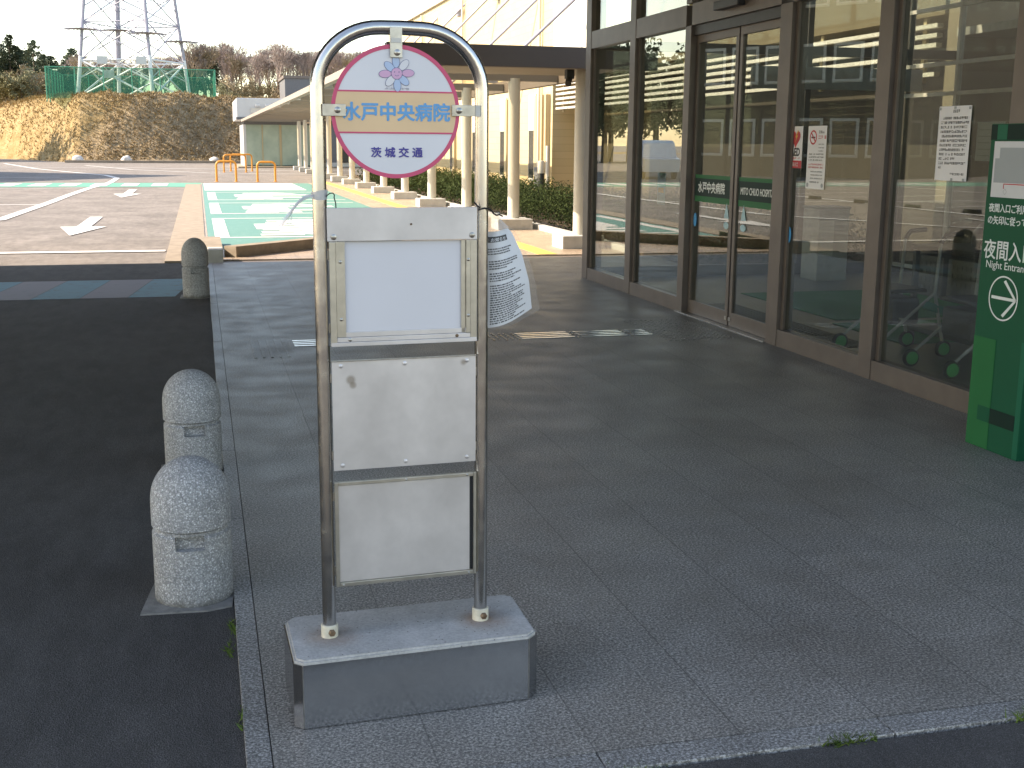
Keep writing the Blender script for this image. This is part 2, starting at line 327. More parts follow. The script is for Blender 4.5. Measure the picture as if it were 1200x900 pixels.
def text_mb(body, size, bold=0, width=None, align='LEFT', depth=.0008):
    cu = bpy.data.curves.new('t', 'FONT'); cu.body = body; cu.size = size; cu.align_x = align; cu.extrude = depth/2; cu.resolution_u = 4
    o = bpy.data.objects.new('t', cu); C.objects.link(o); bpy.context.view_layer.update()
    dg = bpy.context.evaluated_depsgraph_get(); me = bpy.data.meshes.new_from_object(o.evaluated_get(dg))
    mb = MB(); mb.bm.from_mesh(me); bpy.data.objects.remove(o); bpy.data.curves.remove(cu); bpy.data.meshes.remove(me)
    if bold:
        geo = mb.bm.verts[:]+mb.bm.edges[:]+mb.bm.faces[:]
        for q, (dx, dy) in enumerate(((1, 0), (-1, 0), (0, 1), (0, -1), (.7, .7), (-.7, -.7))):
            d = bmesh.ops.duplicate(mb.bm, geom=geo)['geom']
            bmesh.ops.translate(mb.bm, verts=[v for v in d if isinstance(v, bmesh.types.BMVert)], vec=(dx*bold, dy*bold, .00006*(q+1)))
    vs = mb.bm.verts
    if width and len(vs):
        x0 = min(v.co.x for v in vs); x1 = max(v.co.x for v in vs)
        for v in vs: v.co.x = (v.co.x-x0)*width/(x1-x0) - (width/2 if align == 'CENTER' else 0)
    return mb
def xf(mb, m): bmesh.ops.transform(mb.bm, matrix=m, verts=mb.bm.verts[:]); return mb
# frame whose local x,y lie on a vertical face: origin o, right vector r, up z
def face_m(o, r):
    r = Vector(r).normalized(); u = Vector((0, 0, 1)); n = r.cross(u); m = Matrix.Identity(4)
    for i in range(3): m[i][0], m[i][1], m[i][2], m[i][3] = r[i], u[i], n[i], o[i]
    return m

# ================================================================ SETTING
def sheet(name, poly, z, mat, parent=None):
    o = MB().poly([(x, y, z) for x, y in poly]).build(name, mat, parent)
    if not parent: struct(o)
    return o
g = MB()
S = 900
g.poly([(-S, -S, -.03), (S, -S, -.03), (S, 1200, -.03), (-S, 1200, -.03)])
struct(g.build('ground', 'asphalt_lot'))
def slab(name, x0, y0, x1, y1, z0, z1, mat, bev=0):
    return struct(MB().box(x0, y0, z0, x1, y1, z1, bev).build(name, mat))
slab('road', -30, -12, .056, 16.75, -.026, -.014, 'asphalt')
slab('near_road', .056, -12, 30, 2.69, -.026, -.007, 'asphalt')
# walkway slab of granite with a narrow edge course
slab('walkway', .125, 2.80, 14, 16.55, -.25, 0, 'granite')
e = MB()
y = 2.70
for i in range(12):
    y2 = min(y+1.2, 16.55); e.box(.057+rnd.uniform(-.003, .003), y, -.25, .1225, y2-.004, rnd.uniform(-.001, .001), .003); y = y2
    if y >= 16.55: break
x = .125
while x < 14:
    e.box(x, 2.705+rnd.uniform(-.006, .006), -.25, x+.84, 2.797, 0, .003); x += .844
struct(e.build('walkway_edge', 'granite_kerb'))
slab('drain_gap', .057, 16.552, 14, 16.95, -.2, -.02, 'fascia')
slab('pavement', .05, 16.95, 30, 48.6, -.2, .0, 'tan_paving')
slab('kerb_strip', -.50, 16.75, .05, 47.2, -.2, .012, 'conc_edge', .004)
sheet('parking_bay', [(.10, 19.3), (.5, 18.0), (1.65, 19.05), (4.15, 21.6), (4.15, 48.3), (.10, 48.3)], .004, 'cyan')
# markings on the bay
mk_ = MB()
def bar(m, x0, y0, x1, y1, z=.008):
    m.poly([(x0, y0, z), (x1, y0, z), (x1, y1, z), (x0, y1, z)])
for (a, b) in ((20.6, 26.3), (27.6, 32.9), (34.2, 39.8)):
    bar(mk_, .22, a+.35, .46, b-.3); bar(mk_, .22, b-.28, 4.0, b-.13); bar(mk_, .22, a+.17, 4.0, a+.33)
    # wheelchair symbol, read from the lane
    cx, cy0 = 2.3, (a+b)/2; sc = (b-a)*.40
    for i in range(24):
        t0 = math.pi*(.15+1.5*i/24)-.3; t1 = math.pi*(.15+1.5*(i+1)/24)-.3
        p = lambda r, t: (cx-.15+r*.85*math.cos(t), cy0+r*sc*.95*math.sin(t), .008)
        mk_.poly([p(.72, t0), p(1.02, t0), p(1.02, t1), p(.72, t1)])
    bar(mk_, cx-.55, cy0+.1*sc, cx+.95, cy0+.35*sc, .009); bar(mk_, cx-.5, cy0-.55*sc, cx-.22, cy0+.3*sc, .0095)
    bar(mk_, cx-.5, cy0-.62*sc, cx+.6, cy0-.36*sc, .010); bar(mk_, cx-1.3, cy0-.3*sc, cx-.95, cy0+.35*sc, .009)
    for q in range(7): bar(mk_, 1.0+.05*q, cy0-sc+q*.28*sc, 1.75+.09*q, cy0-sc+(q+.62)*.28*sc, .0105)
bar(mk_, .15, 41.3, 3.5, 48.2)
struct(mk_.build('bay_marking', 'white_line'))
struct(MB().prism([(.30, 17.45), (.46, 17.30), (4.45, 21.35), (4.30, 21.50)], -.02, .15).build('bay_kerb', 'conc_edge'))
struct(MB().prism([(.02, 17.3), (.28, 17.3), (.28, 19.6), (.02, 19.6)], -.02, .12).build('bay_kerb', 'conc_edge'))
slab('corner_block', .07, 16.62, .27, 17.05, -.02, .17, 'conc_block', .012)
# tactile strip on the walkway beyond
m = MB()
yy = 17.0
while yy < 50:
    m.box(4.80, yy, 0, 5.09, yy+.296, .006); yy += .3
struct(m.build('tactile_path', 'yellow_tact'))
# road markings
def line(m, pts, wd, z=-.018):
    for (a, b) in zip(pts, pts[1:]):
        a, b = Vector((*a, z)), Vector((*b, z)); d = (b-a).normalized(); n = Vector((-d.y, d.x, 0))*wd/2; ex = d*wd*.15
        m.poly([a-n-ex, b-n+ex, b+n+ex, a+n-ex])
m = MB(); line(m, [(-26, 18.75), (-.58, 18.75)], .28)
struct(m.build('stop_line', 'white_line'))
m = MB(); line(m, [(-9.3, 18.9), (-6, 22.0), (-4.02, 26.6), (-3.86, 34), (-3.82, 38.4), (-3.7, 44), (-3.4, 50), (-3.5, 56), (-4.3, 60.5), (-6.3, 66), (-9, 74), (-13, 90)], .24)
line(m, [(-26, 30.5), (-3.95, 32.9)], .15, -.0165); line(m, [(-26, 44.1), (-3.75, 44.1)], .16, -.0165)
line(m, [(-26, 57.0), (-6, 57)], .16, -.0165)
line(m, [(-7.2, 84), (-3.6, 72), (.5, 65), (6, 62.5), (14, 62.5)], .22, -.0155)
line(m, [(-12, 78), (-5, 78), (1, 74), (4, 71), (14, 71)], .3, -.0165)
for xx in range(5):
    line(m, [(-7-xx*2.6, 18.92), (-7-xx*2.6-1.2, 24.5)], .13, -.0145)
struct(m.build('road_line', 'white_line'))
m = MB(); line(m, [(-26, 47.4), (-.55, 47.4)], 4.4, -.021)
struct(m.build('crossing_band', 'green_line'))
m = MB()
for i in range(20): bar(m, -1.72-i*1.06, 45.9, -1.16-i*1.06, 48.9, -.0125)
struct(m.build('crossing_stripe', 'white_line'))
def arrow(y0, y1, xc):
    m = MB(); L = y1-y0; h = .42
    m.poly([(xc-.03, y0, -.017), (xc+.42, y0+L*h, -.017), (xc-.42, y0+L*h*1.0, -.017)])
    m.poly([(xc-.13, y0+L*h, -.017), (xc+.13, y0+L*h, -.017), (xc+.13, y1, -.017), (xc-.13, y1, -.017)])
    return struct(m.build('lane_arrow', 'white_line'))
arrow(22.0, 27.4, -2.18); arrow(36.8, 42.8, -2.18)
for i in range(16):
    x1 = -.10-i*.48*1.0; m = MB(); x0 = x1-.475
    m.poly([(x0-.20, 13.05, -.011), (x1-.20, 13.05, -.011), (x1, 14.75, -.011), (x0, 14.75, -.011)])
    struct(m.build('crosswalk_stripe', 'cross_blue' if i % 2 == 0 else 'cross_grey'))

# hill
def hill_h(x, y):
    toe = 95.5 if x > -9 else 95.5+(-9-x)*2.6
    toe += .6*math.sin(x*.5)
    t = (y-toe)/6.6; top = 5.15 + .35*noise.noise((x*.13, 2, 0)) + .05*noise.noise((x*1.1, 5, 0)) + 0
    if x < -13: top += -.02*(-13-x)
    s = min(max(t, 0), 1); s = s*s*(3-2*s); z = top*s
    if 0 < t: z += (noise.fractal((x*.35, y*.35, 3), 1, 2, 4)*.45 + noise.noise((x*1.9, y*1.9, 1))*.13)*min(1, t*2)*(1 if t < 1.2 else .35)
    if y > 200: z += (y-200)*.02
    return z-.04
bm = bmesh.new(); NX, NY = 260, 75; vs = []
ys = [93+i*.42 for i in range(45)]+[112+i*3.5 for i in range(NY-45)]
for j, yv in enumerate(ys):
    vs.append([bm.verts.new((-75+i*.62, yv, hill_h(-75+i*.62, yv))) for i in range(NX)])
for j in range(len(ys)-1):
    for i in range(NX-1): bm.faces.new((vs[j][i], vs[j][i+1], vs[j+1][i+1], vs[j+1][i]))
mb = MB(); mb.bm.free(); mb.bm = bm; struct(mb.build('hillside', 'hill', smooth='all'))
# dry grass and brush on the slope, uncountable
m = MB()
for i in range(20000):
    x = rnd.uniform(-30, 8); toe = 95.5 if x > -9 else 95.5+(-9-x)*2.6; y = toe+rnd.uniform(.2, 8.0); z = hill_h(x, y)
    gold = x+.0 < -6+z*.9+rnd.uniform(-2, 2)
    if not gold and rnd.random() < .45: continue
    h = rnd.uniform(.08, .28); a = rnd.uniform(0, 6.28); wv = rnd.uniform(.02, .06)
    p = Vector((x, y, z)); d = Vector((math.cos(a), math.sin(a), 0))*wv; l = Vector((rnd.uniform(-.2, .2), rnd.uniform(-.3, .1), h))
    m.bm.faces.new([m.bm.verts.new(p-d), m.bm.verts.new(p+d), m.bm.verts.new(p+l)])
o = tag(m.build('dry_grass', 'drygrass'), 'golden dry grass growing over the bank beyond the car park', 'grass'); o['kind'] = 'stuff'
m = MB()
for i in range(9000):
    x = rnd.uniform(-7, 9); y = 95.6+rnd.uniform(.3, 7.5); z = hill_h(x, y); h = rnd.uniform(.05, .2); a = rnd.uniform(0, 6.28); wv = rnd.uniform(.03, .09)
    p = Vector((x, y, z)); d = Vector((math.cos(a), math.sin(a), 0))*wv
    m.bm.faces.new([m.bm.verts.new(p-d), m.bm.verts.new(p+d), m.bm.verts.new(p+Vector((rnd.uniform(-.2, .2), rnd.uniform(-.3, .1), h)))])
o = tag(m.build('dry_creeper', 'twig_tan'), 'withered brown creeper matted over the steep rocky bank', 'creeper'); o['kind'] = 'stuff'
struct(MB().box(-9.5, 94.3, -.03, 11, 94.7, .16, .02).build('bank_kerb', 'conc_edge'))
m = MB()
for i in range(9): m.box(-30+i*2.3, 98.5-(-9+30-i*2.3)*-2.45, -.03, -28.2+i*2.3, 98.9-(-9+30-i*2.3)*-2.45, .14)
struct(m.build('bank_kerb', 'conc_block'))
for i, (x, y, s, lb) in enumerate([(-8.6, 95.0, .42, 'flat pale boulder at the left end of the kerb below the bank'), (-5.2, 95.2, .40, 'round pale boulder at the foot of the bank, middle one of three'), (1.15, 95.2, .34, 'smallest pale boulder at the foot of the bank, nearest the bus shelter building')]):
    m = MB(); bmesh.ops.create_icosphere(m.bm, subdivisions=3, radius=s)
    for v in m.bm.verts: v.co = v.co*(1+.25*noise.noise(v.co*3+Vector((i*7, 0, 0)))); v.co.z *= .75
    o = m.build('boulder', 'stone', smooth='all'); o.location = (x, y, .2); tag(o, lb, 'boulder', 'boulders below the bank')

# ---------------------------------------------------------------- trees
def bare_tree_mesh(seed, H, mat_t='bark', mat_c='twig'):
    r = random.Random(seed); T = MB(); K = MB()
    def seg(m, a, b, r0, r1, n): m.tube([a, b], r0, n, r1, cap=False)
    def grow(p, d, L, rad, lv):
        q = p + d*L; rad = max(rad, .016); seg(T if lv < 2 else K, p, q, rad, max(rad*.68, .014), 5 if lv < 2 else 3)
        if lv >= 7: return
        for k in range(2 if lv < 5 else 3):
            a = r.uniform(0, 6.28); side = d.orthogonal().normalized(); side = Matrix.Rotation(a, 3, d) @ side
            nd = (d + side*r.uniform(.28, .62) + Vector((0, 0, .16))).normalized()
            grow(q if k else p.lerp(q, r.uniform(.7, 1)), nd, L*r.uniform(.70, .86), rad*.62, lv+1)
        if lv < 3: grow(q, (d+Vector((r.uniform(-.1, .1), r.uniform(-.1, .1), .1))).normalized(), L*.8, rad*.62, lv+1)
    grow(Vector((0, 0, -.3)), Vector((r.uniform(-.06, .06), r.uniform(-.06, .06), 1)).normalized(), H*.24, H*.02, 0)
    return T, K
def leaf_clump(m, c, rad, n, s, r, flat=1):
    for i in range(n):
        v = Vector((r.gauss(0, 1), r.gauss(0, 1), r.gauss(0, 1))).normalized()*rad*(r.random()**.45); v.z *= flat
        p = c+v; a = Vector((r.gauss(0, 1), r.gauss(0, 1), r.gauss(0, 1))).normalized(); b = a.orthogonal().normalized()*s*r.uniform(.5, 1.2); a = a*s*r.uniform(.5, 1.2)
        m.bm.faces.new([m.bm.verts.new(p-a), m.bm.verts.new(p+b), m.bm.verts.new(p+a*.8+b*.2)])
def tree(kind, loc, lbl, seed, H):
    r = random.Random(seed)
    nm = {'bare': 'bare_tree', 'conifer': 'conifer_tree', 'round': 'evergreen_tree', 'bush': 'scrub_bush'}[kind]
    t = thing(nm, lbl, 'tree' if kind != 'bush' else 'bush', loc, r.uniform(0, 6.28), TG[kind])
    if kind == 'bare':
        T, K = bare_tree_mesh(seed, H); T.build('trunk', 'bark', t); K.build('crown', 'twig' if seed % 3 else 'twig_tan', t)
    elif kind == 'conifer':
        MB().tube([(0, 0, -.3), (0, 0, H*.85)], H*.02, 7, .03).build('trunk', 'bark', t); m = MB()
        for i in range(26):
            z = H*(.12+.86*i/25); rr = (1-i/26)**.75*H*.24+.12
            for k in range(max(3, int(rr*4))):
                a = r.uniform(0, 6.28); leaf_clump(m, Vector((rr*.72*math.cos(a), rr*.72*math.sin(a), z)), rr*.36+.15, 14, .26, r, .5)
        m.build('crown', 'leaf_dark', t)
    elif kind == 'round':
        m = MB(); MB().tube([(0, 0, -.3), (.1, 0, H*.5)], H*.03, 7, H*.015).build('trunk', 'bark', t)
        for i in range(95):
            v = Vector((r.gauss(0, 1), r.gauss(0, 1), r.gauss(0, 1))).normalized()*(.55+.4*r.random())
            leaf_clump(m, Vector((v.x*H*.34, v.y*H*.34, H*.58+v.z*H*.38)), H*.085, 40, .17, r)
        m.build('crown', 'leaf_dark', t)
    else:
        m = MB(); MB().tube([(0, 0, -.3), (0, .1, H*.6)], .09, 5, .03).build('trunk', 'bark', t)
        for i in range(45):
            v = Vector((r.gauss(0, 1), r.gauss(0, 1), r.gauss(0, 1))).normalized()*(.3+.6*r.random())
            leaf_clump(m, Vector((v.x*H*.6, v.y*H*.5, H*.5+v.z*H*.42)), H*.12, 26, .16, r)
        m.build('crown', 'leaf_olive' if seed % 2 else 'twig_tan', t)
    return t
TG = {'bare': 'bare trees on top of the bank', 'conifer': 'dark conifers on the far ridge', 'round': 'evergreens behind the pylon fence', 'bush': 'scrub on top of the bank'}
LB = {'bare': 'leafless brown tree in the wood on top of the bank', 'conifer': 'dark pointed conifer on the skyline at the left of the picture', 'bush': 'olive brown bush in the scrub along the top of the bank', 'round': 'rounded dark evergreen tree behind the green fence'}
P = lambda px, d, h=147: (math.tan(math.atan((px-600)/1400)+yaw)*d)
def col(px, y):  # x for an approximate picture column at ground distance y, used only to lay out the far wood
    return math.tan(yaw+math.atan((px-600)/1428))*y
protos = {}
def plant(kind, x, y, H, var):
    key = (kind, var)
    if key not in protos:
        H0 = {'bare': 7.6, 'conifer': 9, 'round': 6.4, 'bush': 3.2}[kind]
        protos[key] = (tree(kind, (0, 0, 0), LB[kind], var*13+5, H0), H0, False)
    t, H0, used = protos[key]
    o = dup(t) if used else t; protos[key] = (t, H0, True)
    o.location = (x, y, hill_h(x, y)-.1); s = H/H0; o.scale = (s*rnd.uniform(.85, 1.1), s*rnd.uniform(.85, 1.1), s); o.rotation_euler[2] = rnd.uniform(0, 6.28); return o
for i in range(44):
    px = 222+i*5.6+rnd.uniform(-4, 4); y = rnd.uniform(116, 142); plant('bare', col(px, y), y, rnd.uniform(5.0, 6.4)*y/120+.2, i % 4)
for i in range(20):
    px = 88+i*7+rnd.uniform(-5, 5); y = rnd.uniform(135, 150); plant('bare', col(px, y), y, rnd.uniform(5.2, 6.2), i % 4)
for i in range(26):
    px = -16+i*4.8+rnd.uniform(-2, 2); y = rnd.uniform(160, 180); plant('conifer', col(px, y), y, rnd.uniform(7.6, 9.6)*(1 if i < 13 else .86), i % 3).scale.x *= 1.3
for i in range(34):
    px = -12+i*5+rnd.uniform(-3, 3); y = rnd.uniform(124, 150); plant('bush', col(px, y), y, rnd.uniform(3.2, 4.6), i % 4)
for i in range(16):
    px = 258+i*10+rnd.uniform(-4, 4); y = rnd.uniform(112, 120); plant('bush', col(px, y), y, rnd.uniform(1.9, 3.0), i % 4)
for px, y, H, l in ((240, 124, 4.9, 'rounded dark evergreen tree behind the right end of the green fence, biggest of the three'), (222, 130, 4.4, 'rounded dark evergreen seen between the pylon legs and the fence end'), (78, 126, 3.9, 'rounded dark evergreen behind the left end of the green fence')):
    tag(plant('round', col(px, y), y, H, 0 if px != 78 else 1), l, 'tree', TG['round'])

# ---------------------------------------------------------------- green fence round the pylon
t = thing('mesh_fence', 'tall green mesh fence around the white lattice pylon on the bank', 'fence')
fz = 5.2; xl, xr, yf, yb = col(57, 104.5), col(253, 103), 104, 117
corners = [(xl, yf), (xr, yf), (xr, yb), (xl, yb)]
for k in range(4):
    a, b = Vector((*corners[k], 0)), Vector((*corners[(k+1) % 4], 0)); L = (b-a).length; n = round(L/2.1)
    MB().poly([a+Vector((0, 0, fz-.3)), b+Vector((0, 0, fz-.3)), b+Vector((0, 0, fz+2.1)), a+Vector((0, 0, fz+2.1))]).build('mesh_panel', 'net', t)
    MB().tube([a+Vector((0, 0, fz+2.12)), b+Vector((0, 0, fz+2.12))], .035, 6).build('rail', 'fence_green', t)
    for i in range(n):
        p = a.lerp(b, i/n); MB().tube([p+Vector((0, 0, fz-.6)), p+Vector((0, 0, fz+2.15))], .045, 6).build('post', 'fence_green', t)

# ---------------------------------------------------------------- lattice pylon
pc = Vector((col(159.5, 111), 110.5, 5.1)); t = thing('electricity_pylon', 'white and grey steel lattice electricity pylon standing on the bank', 'pylon', pc)
base = [Vector((-4.55, -1.6, 0)), Vector((1.6, -4.55, 0)), Vector((4.55, 1.6, 0)), Vector((-1.6, 4.55, 0))]
HT = 36.; tap = lambda z: max(.12, 1-z*.0255)
Pz = lambda k, z: base[k % 4]*tap(z)+Vector((0, 0, z))
for k in range(4):
    f = MB().tube([Pz(k, -.5), Pz(k, 3.4)], .17, 8, .15).build('leg', 'pylon_white', t)
    MB().tube([Pz(k, 3.4), Pz(k, HT)], .15 if k != 3 else .24, 8, .07).build('leg', 'pylon_grey', t)
lv = [0, 3.1, 6.2, 8.7, 11.2, 14, 17, 20, 23, 26, 29, 32, 35]
for i in range(len(lv)-1):
    mt = 'pylon_white' if i == 0 else 'pylon_grey'; rr = .085 if i == 0 else .055
    for k in range(4):
        MB().tube([Pz(k, lv[i]), Pz(k+1, lv[i+1])], rr, 5).tube([Pz(k+1, lv[i]), Pz(k, lv[i+1])], rr, 5).build('cross_brace', mt, t)
        MB().tube([Pz(k, lv[i+1]), Pz(k+1, lv[i+1])], rr, 5).build('horizontal_brace', mt, t)
        if i < 3:
            q = (Pz(k, lv[i+1])+Pz(k+1, lv[i+1]))/2; MB().tube([q, Pz(k, (lv[i]+lv[i+1])/2)], .035, 4).tube([q, Pz(k+1, (lv[i]+lv[i+1])/2)], .035, 4).build('secondary_brace', mt, t)
for k, z in ((0, 5.6), (1, 5.2), (2, 5.0), (3, 6.0)):   # spiked climbing guards round the legs
    m = MB(); c = Pz(k, z); m.lathe([(.12, -.04), (1.05, -.01), (1.05, .03), (.12, .07)], n=16)
    for j in range(22): a = j*math.pi/11; m.tube([(math.cos(a), math.sin(a), 0), (1.5*math.cos(a), 1.5*math.sin(a), -.06)], .03, 4)
    xf(m, Matrix.Translation(c)); m.build('climbing_guard', 'pylon_grey', t)
for k, u, z, mt in ((0, .32, 3.05, 'roof_white'), (0, .88, 3.0, 'roof_white'), (0, .42, 1.9, 'stone')):
    p = Pz(k, z).lerp(Pz(k+1, z), u); MB().box(p.x-.42, p.y-.35, p.z-.32, p.x+.42, p.y-.29, p.z+.32, .02).build('warning_plate', mt, t)
for z, a in ((22, 6), (27, 5), (32, 4)):
    MB().tube([(-a, 0, z), (0, 0, z+1)], .1, 5).tube([(0, 0, z+1), (a, 0, z)], .1, 5).tube([(-a, 0, z), (a, 0, z)], .1, 5).build('cross_arm', 'pylon_grey', t)

# ---------------------------------------------------------------- glazed shelter building at the end of the walkway
t = thing('shelter_building', 'low glazed building with a thick flat silver roof beyond the parking bay', 'building', (2.4, 78.8, 0))
kb = 2.95
MB().box(.05, 0, kb, 12, 9, 4.28, .05).build('roof', 'roof_white', t)
MB().box(.9, -.06, kb+.42, 5.2, 0.0, kb+.72).build('fascia_panel', 'column', t)
MB().box(-.0, -.06, kb-.0, 12, -.002, kb+.16).build('gutter', 'shade_grey', t)
MB().box(.5, .9, kb-.28, 10, 8, kb-.002).build('lintel', 'shade_grey', t)
MB().box(.45, .95, 0, .62, 8, kb-.28).build('wall', 'roof_white', t)
for k in range(3):
    xx = 1.35+k*.62; f = MB().box(xx-.14, -.3, kb+.80, xx+.14, -.12, kb+.95, .03).build('floodlight', 'roof_white', t)
    MB().box(xx-.03, -.12, kb+.85, xx+.03, -.002, kb+.9).build('bracket', 'pylon_grey', f)
for x0, x1 in ((.62, 1.6), (1.66, 2.7), (2.85, 3.85), (3.92, 4.8)):
    pn = MB().box(x0, 1.0, .1, x1, 1.03, kb-.28).build('glass_pane', 'glass_kiosk', t)
for xx in (1.6, 2.7, 3.86, 4.8):
    MB().box(xx, .96, 0, xx+(.14 if xx == 2.7 else .06), 1.06, kb-.28).build('mullion', 'pilaster', t)
MB().box(4.9, .9, .06, 5.0, 6, kb-.28).build('wall', 'roof_white', t)
MB().box(5.0, .5, .30, 6.4, .8, kb-.28).build('door', 'shade_grey', t)
MB().box(5.0, .4, 0, 6.4, .8, .30).build('door_sill', 'roof_white', t)
MB().box(6.4, .6, 0, 12, 6, kb-.28).build('wall', 'column', t)
MB().box(6.55, .54, .3, 7.6, .6, 1.25).build('window', 'glass_dark', t)
MB().box(.6, 5, 0, 11, 5.1, kb-.28).build('wall', 'inwall', t)
struct(MB().box(2.4, 78, -.03, 14.4, 88, .05).build('shelter_floor', 'conc_edge'))
t = thing('equipment_block', 'dark grey rooftop block rising behind the shelter building roof', 'building', (6.4, 92, 0))
MB().box(0, 0, 0, 9, 6, 6.2).build('wall', 'shade_grey', t); MB().box(-.1, -.1, 6.2, 9.1, 6.1, 6.4).build('roof', 'fascia', t)

# orange hoop barriers
def hoop(x, y, wd, h, lb):
    t = thing('hoop_barrier', lb, 'barrier', (x, y, -.02), 0, 'orange hoop barriers beyond the parking bay'); r = .16; pts = [(0, 0, 0), (0, 0, h-r)]
    for k in range(1, 7): a = math.pi/2*k/6; pts.append((r-r*math.cos(a), 0, h-r+r*math.sin(a)))
    for k in range(0, 7): a = math.pi/2*k/6; pts.append((wd-r+r*math.sin(a), 0, h-r+r*math.cos(a)))
    pts.append((wd, 0, 0)); MB().tube(pts, .045, 10).build('hoop', 'orange', t, True)
    for xx in (0, wd): MB().lathe([(.085, 0), (.085, .012), (.05, .02)], xx, 0, 14).build('base_plate', 'orange', t)
hoop(.69, 51.0, .78, .82, 'nearer left orange hoop barrier at the end of the turquoise bay'); hoop(2.33, 51.0, .72, .80, 'nearer right orange hoop barrier at the end of the turquoise bay')
hoop(1.72, 69.0, 1.15, .92, 'orange hoop barrier standing farther off, in front of the shelter building glass'); hoop(1.30, 66.5, 1.15, .92, 'orange hoop barrier half behind the nearer left one')

# ---------------------------------------------------------------- covered walkway
t = thing('covered_walkway', 'long flat canopy on off white columns beside the hospital wall', 'canopy', (0, 0, 0))
def sl(y): return 2.75-(y-18)*.002
X0, X1, Y0, Y1, Z0, Z1 = 2.66, 6.78, 17.5, 78, 2.70, 2.99
MB().box(X0, Y0, Z0, X1, Y0+.22, Z1+.02, .01).build('front_fascia', 'fascia', t)
MB().box(X0+.03, Y0+.222, Z0+.03, X1-.03, Y0+2.4, Z0+.09).build('soffit', 'soffit', t)
MB().prism([(X0, Y0+.222), (X0+.16, Y0+.222), (X0+.16, Y1), (X0, Y1)], Z0+.10, Z1-.05).build('edge_beam', 'soffit', t)
MB().box(X1-.14, Y0+.222, Z0+.02, X1, Y1, Z1-.03).build('edge_beam', 'fascia', t)
MB().poly([(X0+.1, Y0+.3, Z1-.08), (X1-.1, Y0+.3, Z1-.08), (X1-.1, Y1, Z1-.08), (X0+.1, Y1, Z1-.08)]).build('roof_sheet', 'roof_sheet', t)
for y in [18.15+4.2*k for k in range(14)]:
    MB().tube([(5.8, y, .2), (5.8, y, Z0+.1)], .112, 20).build('column', 'column', t, True)
    if y > 19:
        MB().box(X0+.2, y-.06, Z0+.05, X1-.15, y+.06, Z1-.1).build('cross_beam', 'soffit', t)
    MB().box(5.42, y-.33, -.02, 6.10, y+.27, .20, .015).build('column_base', 'conc_block', t)
for k in range(9):
    y = 27.5+5.2*k
    rd = MB().tube([(6.6, y, Z1+.1), (9.50, y-4.6, 6.5)], .035, 8).build('tie_rod', 'pylon_grey', t)
    MB().prism([(6.3, 2.96), (6.75, 2.96), (6.65, 3.24), (6.45, 3.24)], y-.03, y+.03, lambda a, b, h: (a, h, b)).build('bracket', 'pylon_grey', rd)
MB().box(5.5, 18.0, Z0-.12, 5.62, 18.14, Z0+.02, .01).tube([(5.56, 18.07, Z0-.1), (5.5, 17.93, Z0-.2)], .05, 12).build('spotlight', 'black', t)

# ---------------------------------------------------------------- hospital wing behind the hedge
t = thing('hospital_wing', 'tall cream tiled hospital wing lit by the sun behind the hedge', 'building', (9.5, 14, 0))
def hb(x0, y0, z0, x1, y1, z1, nm, mat, par=None, bev=0): return MB().box(x0, y0-14, z0, x1, y1-14, z1, bev).build(nm, mat, par or t)
hb(0, 32.4, 0, 12, 62, 7.0, 'wall', 'cream'); hb(.0, 26.0, 3.3, 12, 32.398, 7.0, 'wall', 'white_wall'); hb(.0, 14.3, 3.3, 12, 25.998, 7.0, 'wall', 'shaded_tan'); hb(1.2, 28.0, 0, 12, 32.398, 3.3, 'wall', 'shaded_tan'); hb(1.2, 14.3, 0, 12, 27.998, 3.3, 'wall', 'brown_and_shade')  # brown and tan lengths put shade into the wall colour
hb(-.12, 14.3, 7.0, 12.1, 62.1, 7.22, 'roof', 'roof_white')
for k in range(6):
    hb(-.03, 14.4, 2.52+k*.125, .06, 32.0, 2.575+k*.125, 'louvre_slat', 'louver')
for k in range(7): hb(.07, 14.8+k*2.8, 2.45, .12, 14.88+k*2.8, 3.3, 'louvre_post', 'pilaster')
wy = [34.3, 37.8, 41.9, 45.9, 50, 54, 58]
for y in wy:
    hb(-.10, y-.62, .0, -.003, y-.34, 2.95, 'pilaster', 'pilaster')
    f = hb(-.05, y-.32, .55, -.003, y+.42, 3.0, 'window_frame', 'white_frame')
    hb(-.065, y-.24, .62, -.052, y+.34, 1.98, 'pane', 'glass_dark', f); hb(-.065, y-.24, 2.08, -.052, y+.34, 2.92, 'pane', 'column', f); hb(-.16, y-.36, .50, -.05, y+.46, .55, 'sill', 'pilaster', f)
for y in (32.6, 33.0): hb(-.14, y, 0, -.003, y+.16, 2.95, 'pilaster', 'pilaster')
for y in (33.5, 43.8, 52.0): MB().tube([(-.09, y-14, .1), (-.09, y-14, 6.9)], .045, 12).build('drain_pipe', 'column', t, True)
for k in range(3): hb(-.2, 33.0+k*5.5, 6.1, -.003, 33.3+k*5.5, 6.35, 'rod_anchor', 'pylon_grey')
hb(-.25, 32.95, .35, -.003, 33.35, .95, 'meter_box', 'grey_plastic')
MB().tube([(-.15, 32.3-14, 0), (-.15, 32.3-14, 1.55)], .06, 12).build('vent_pipe', 'column', t)

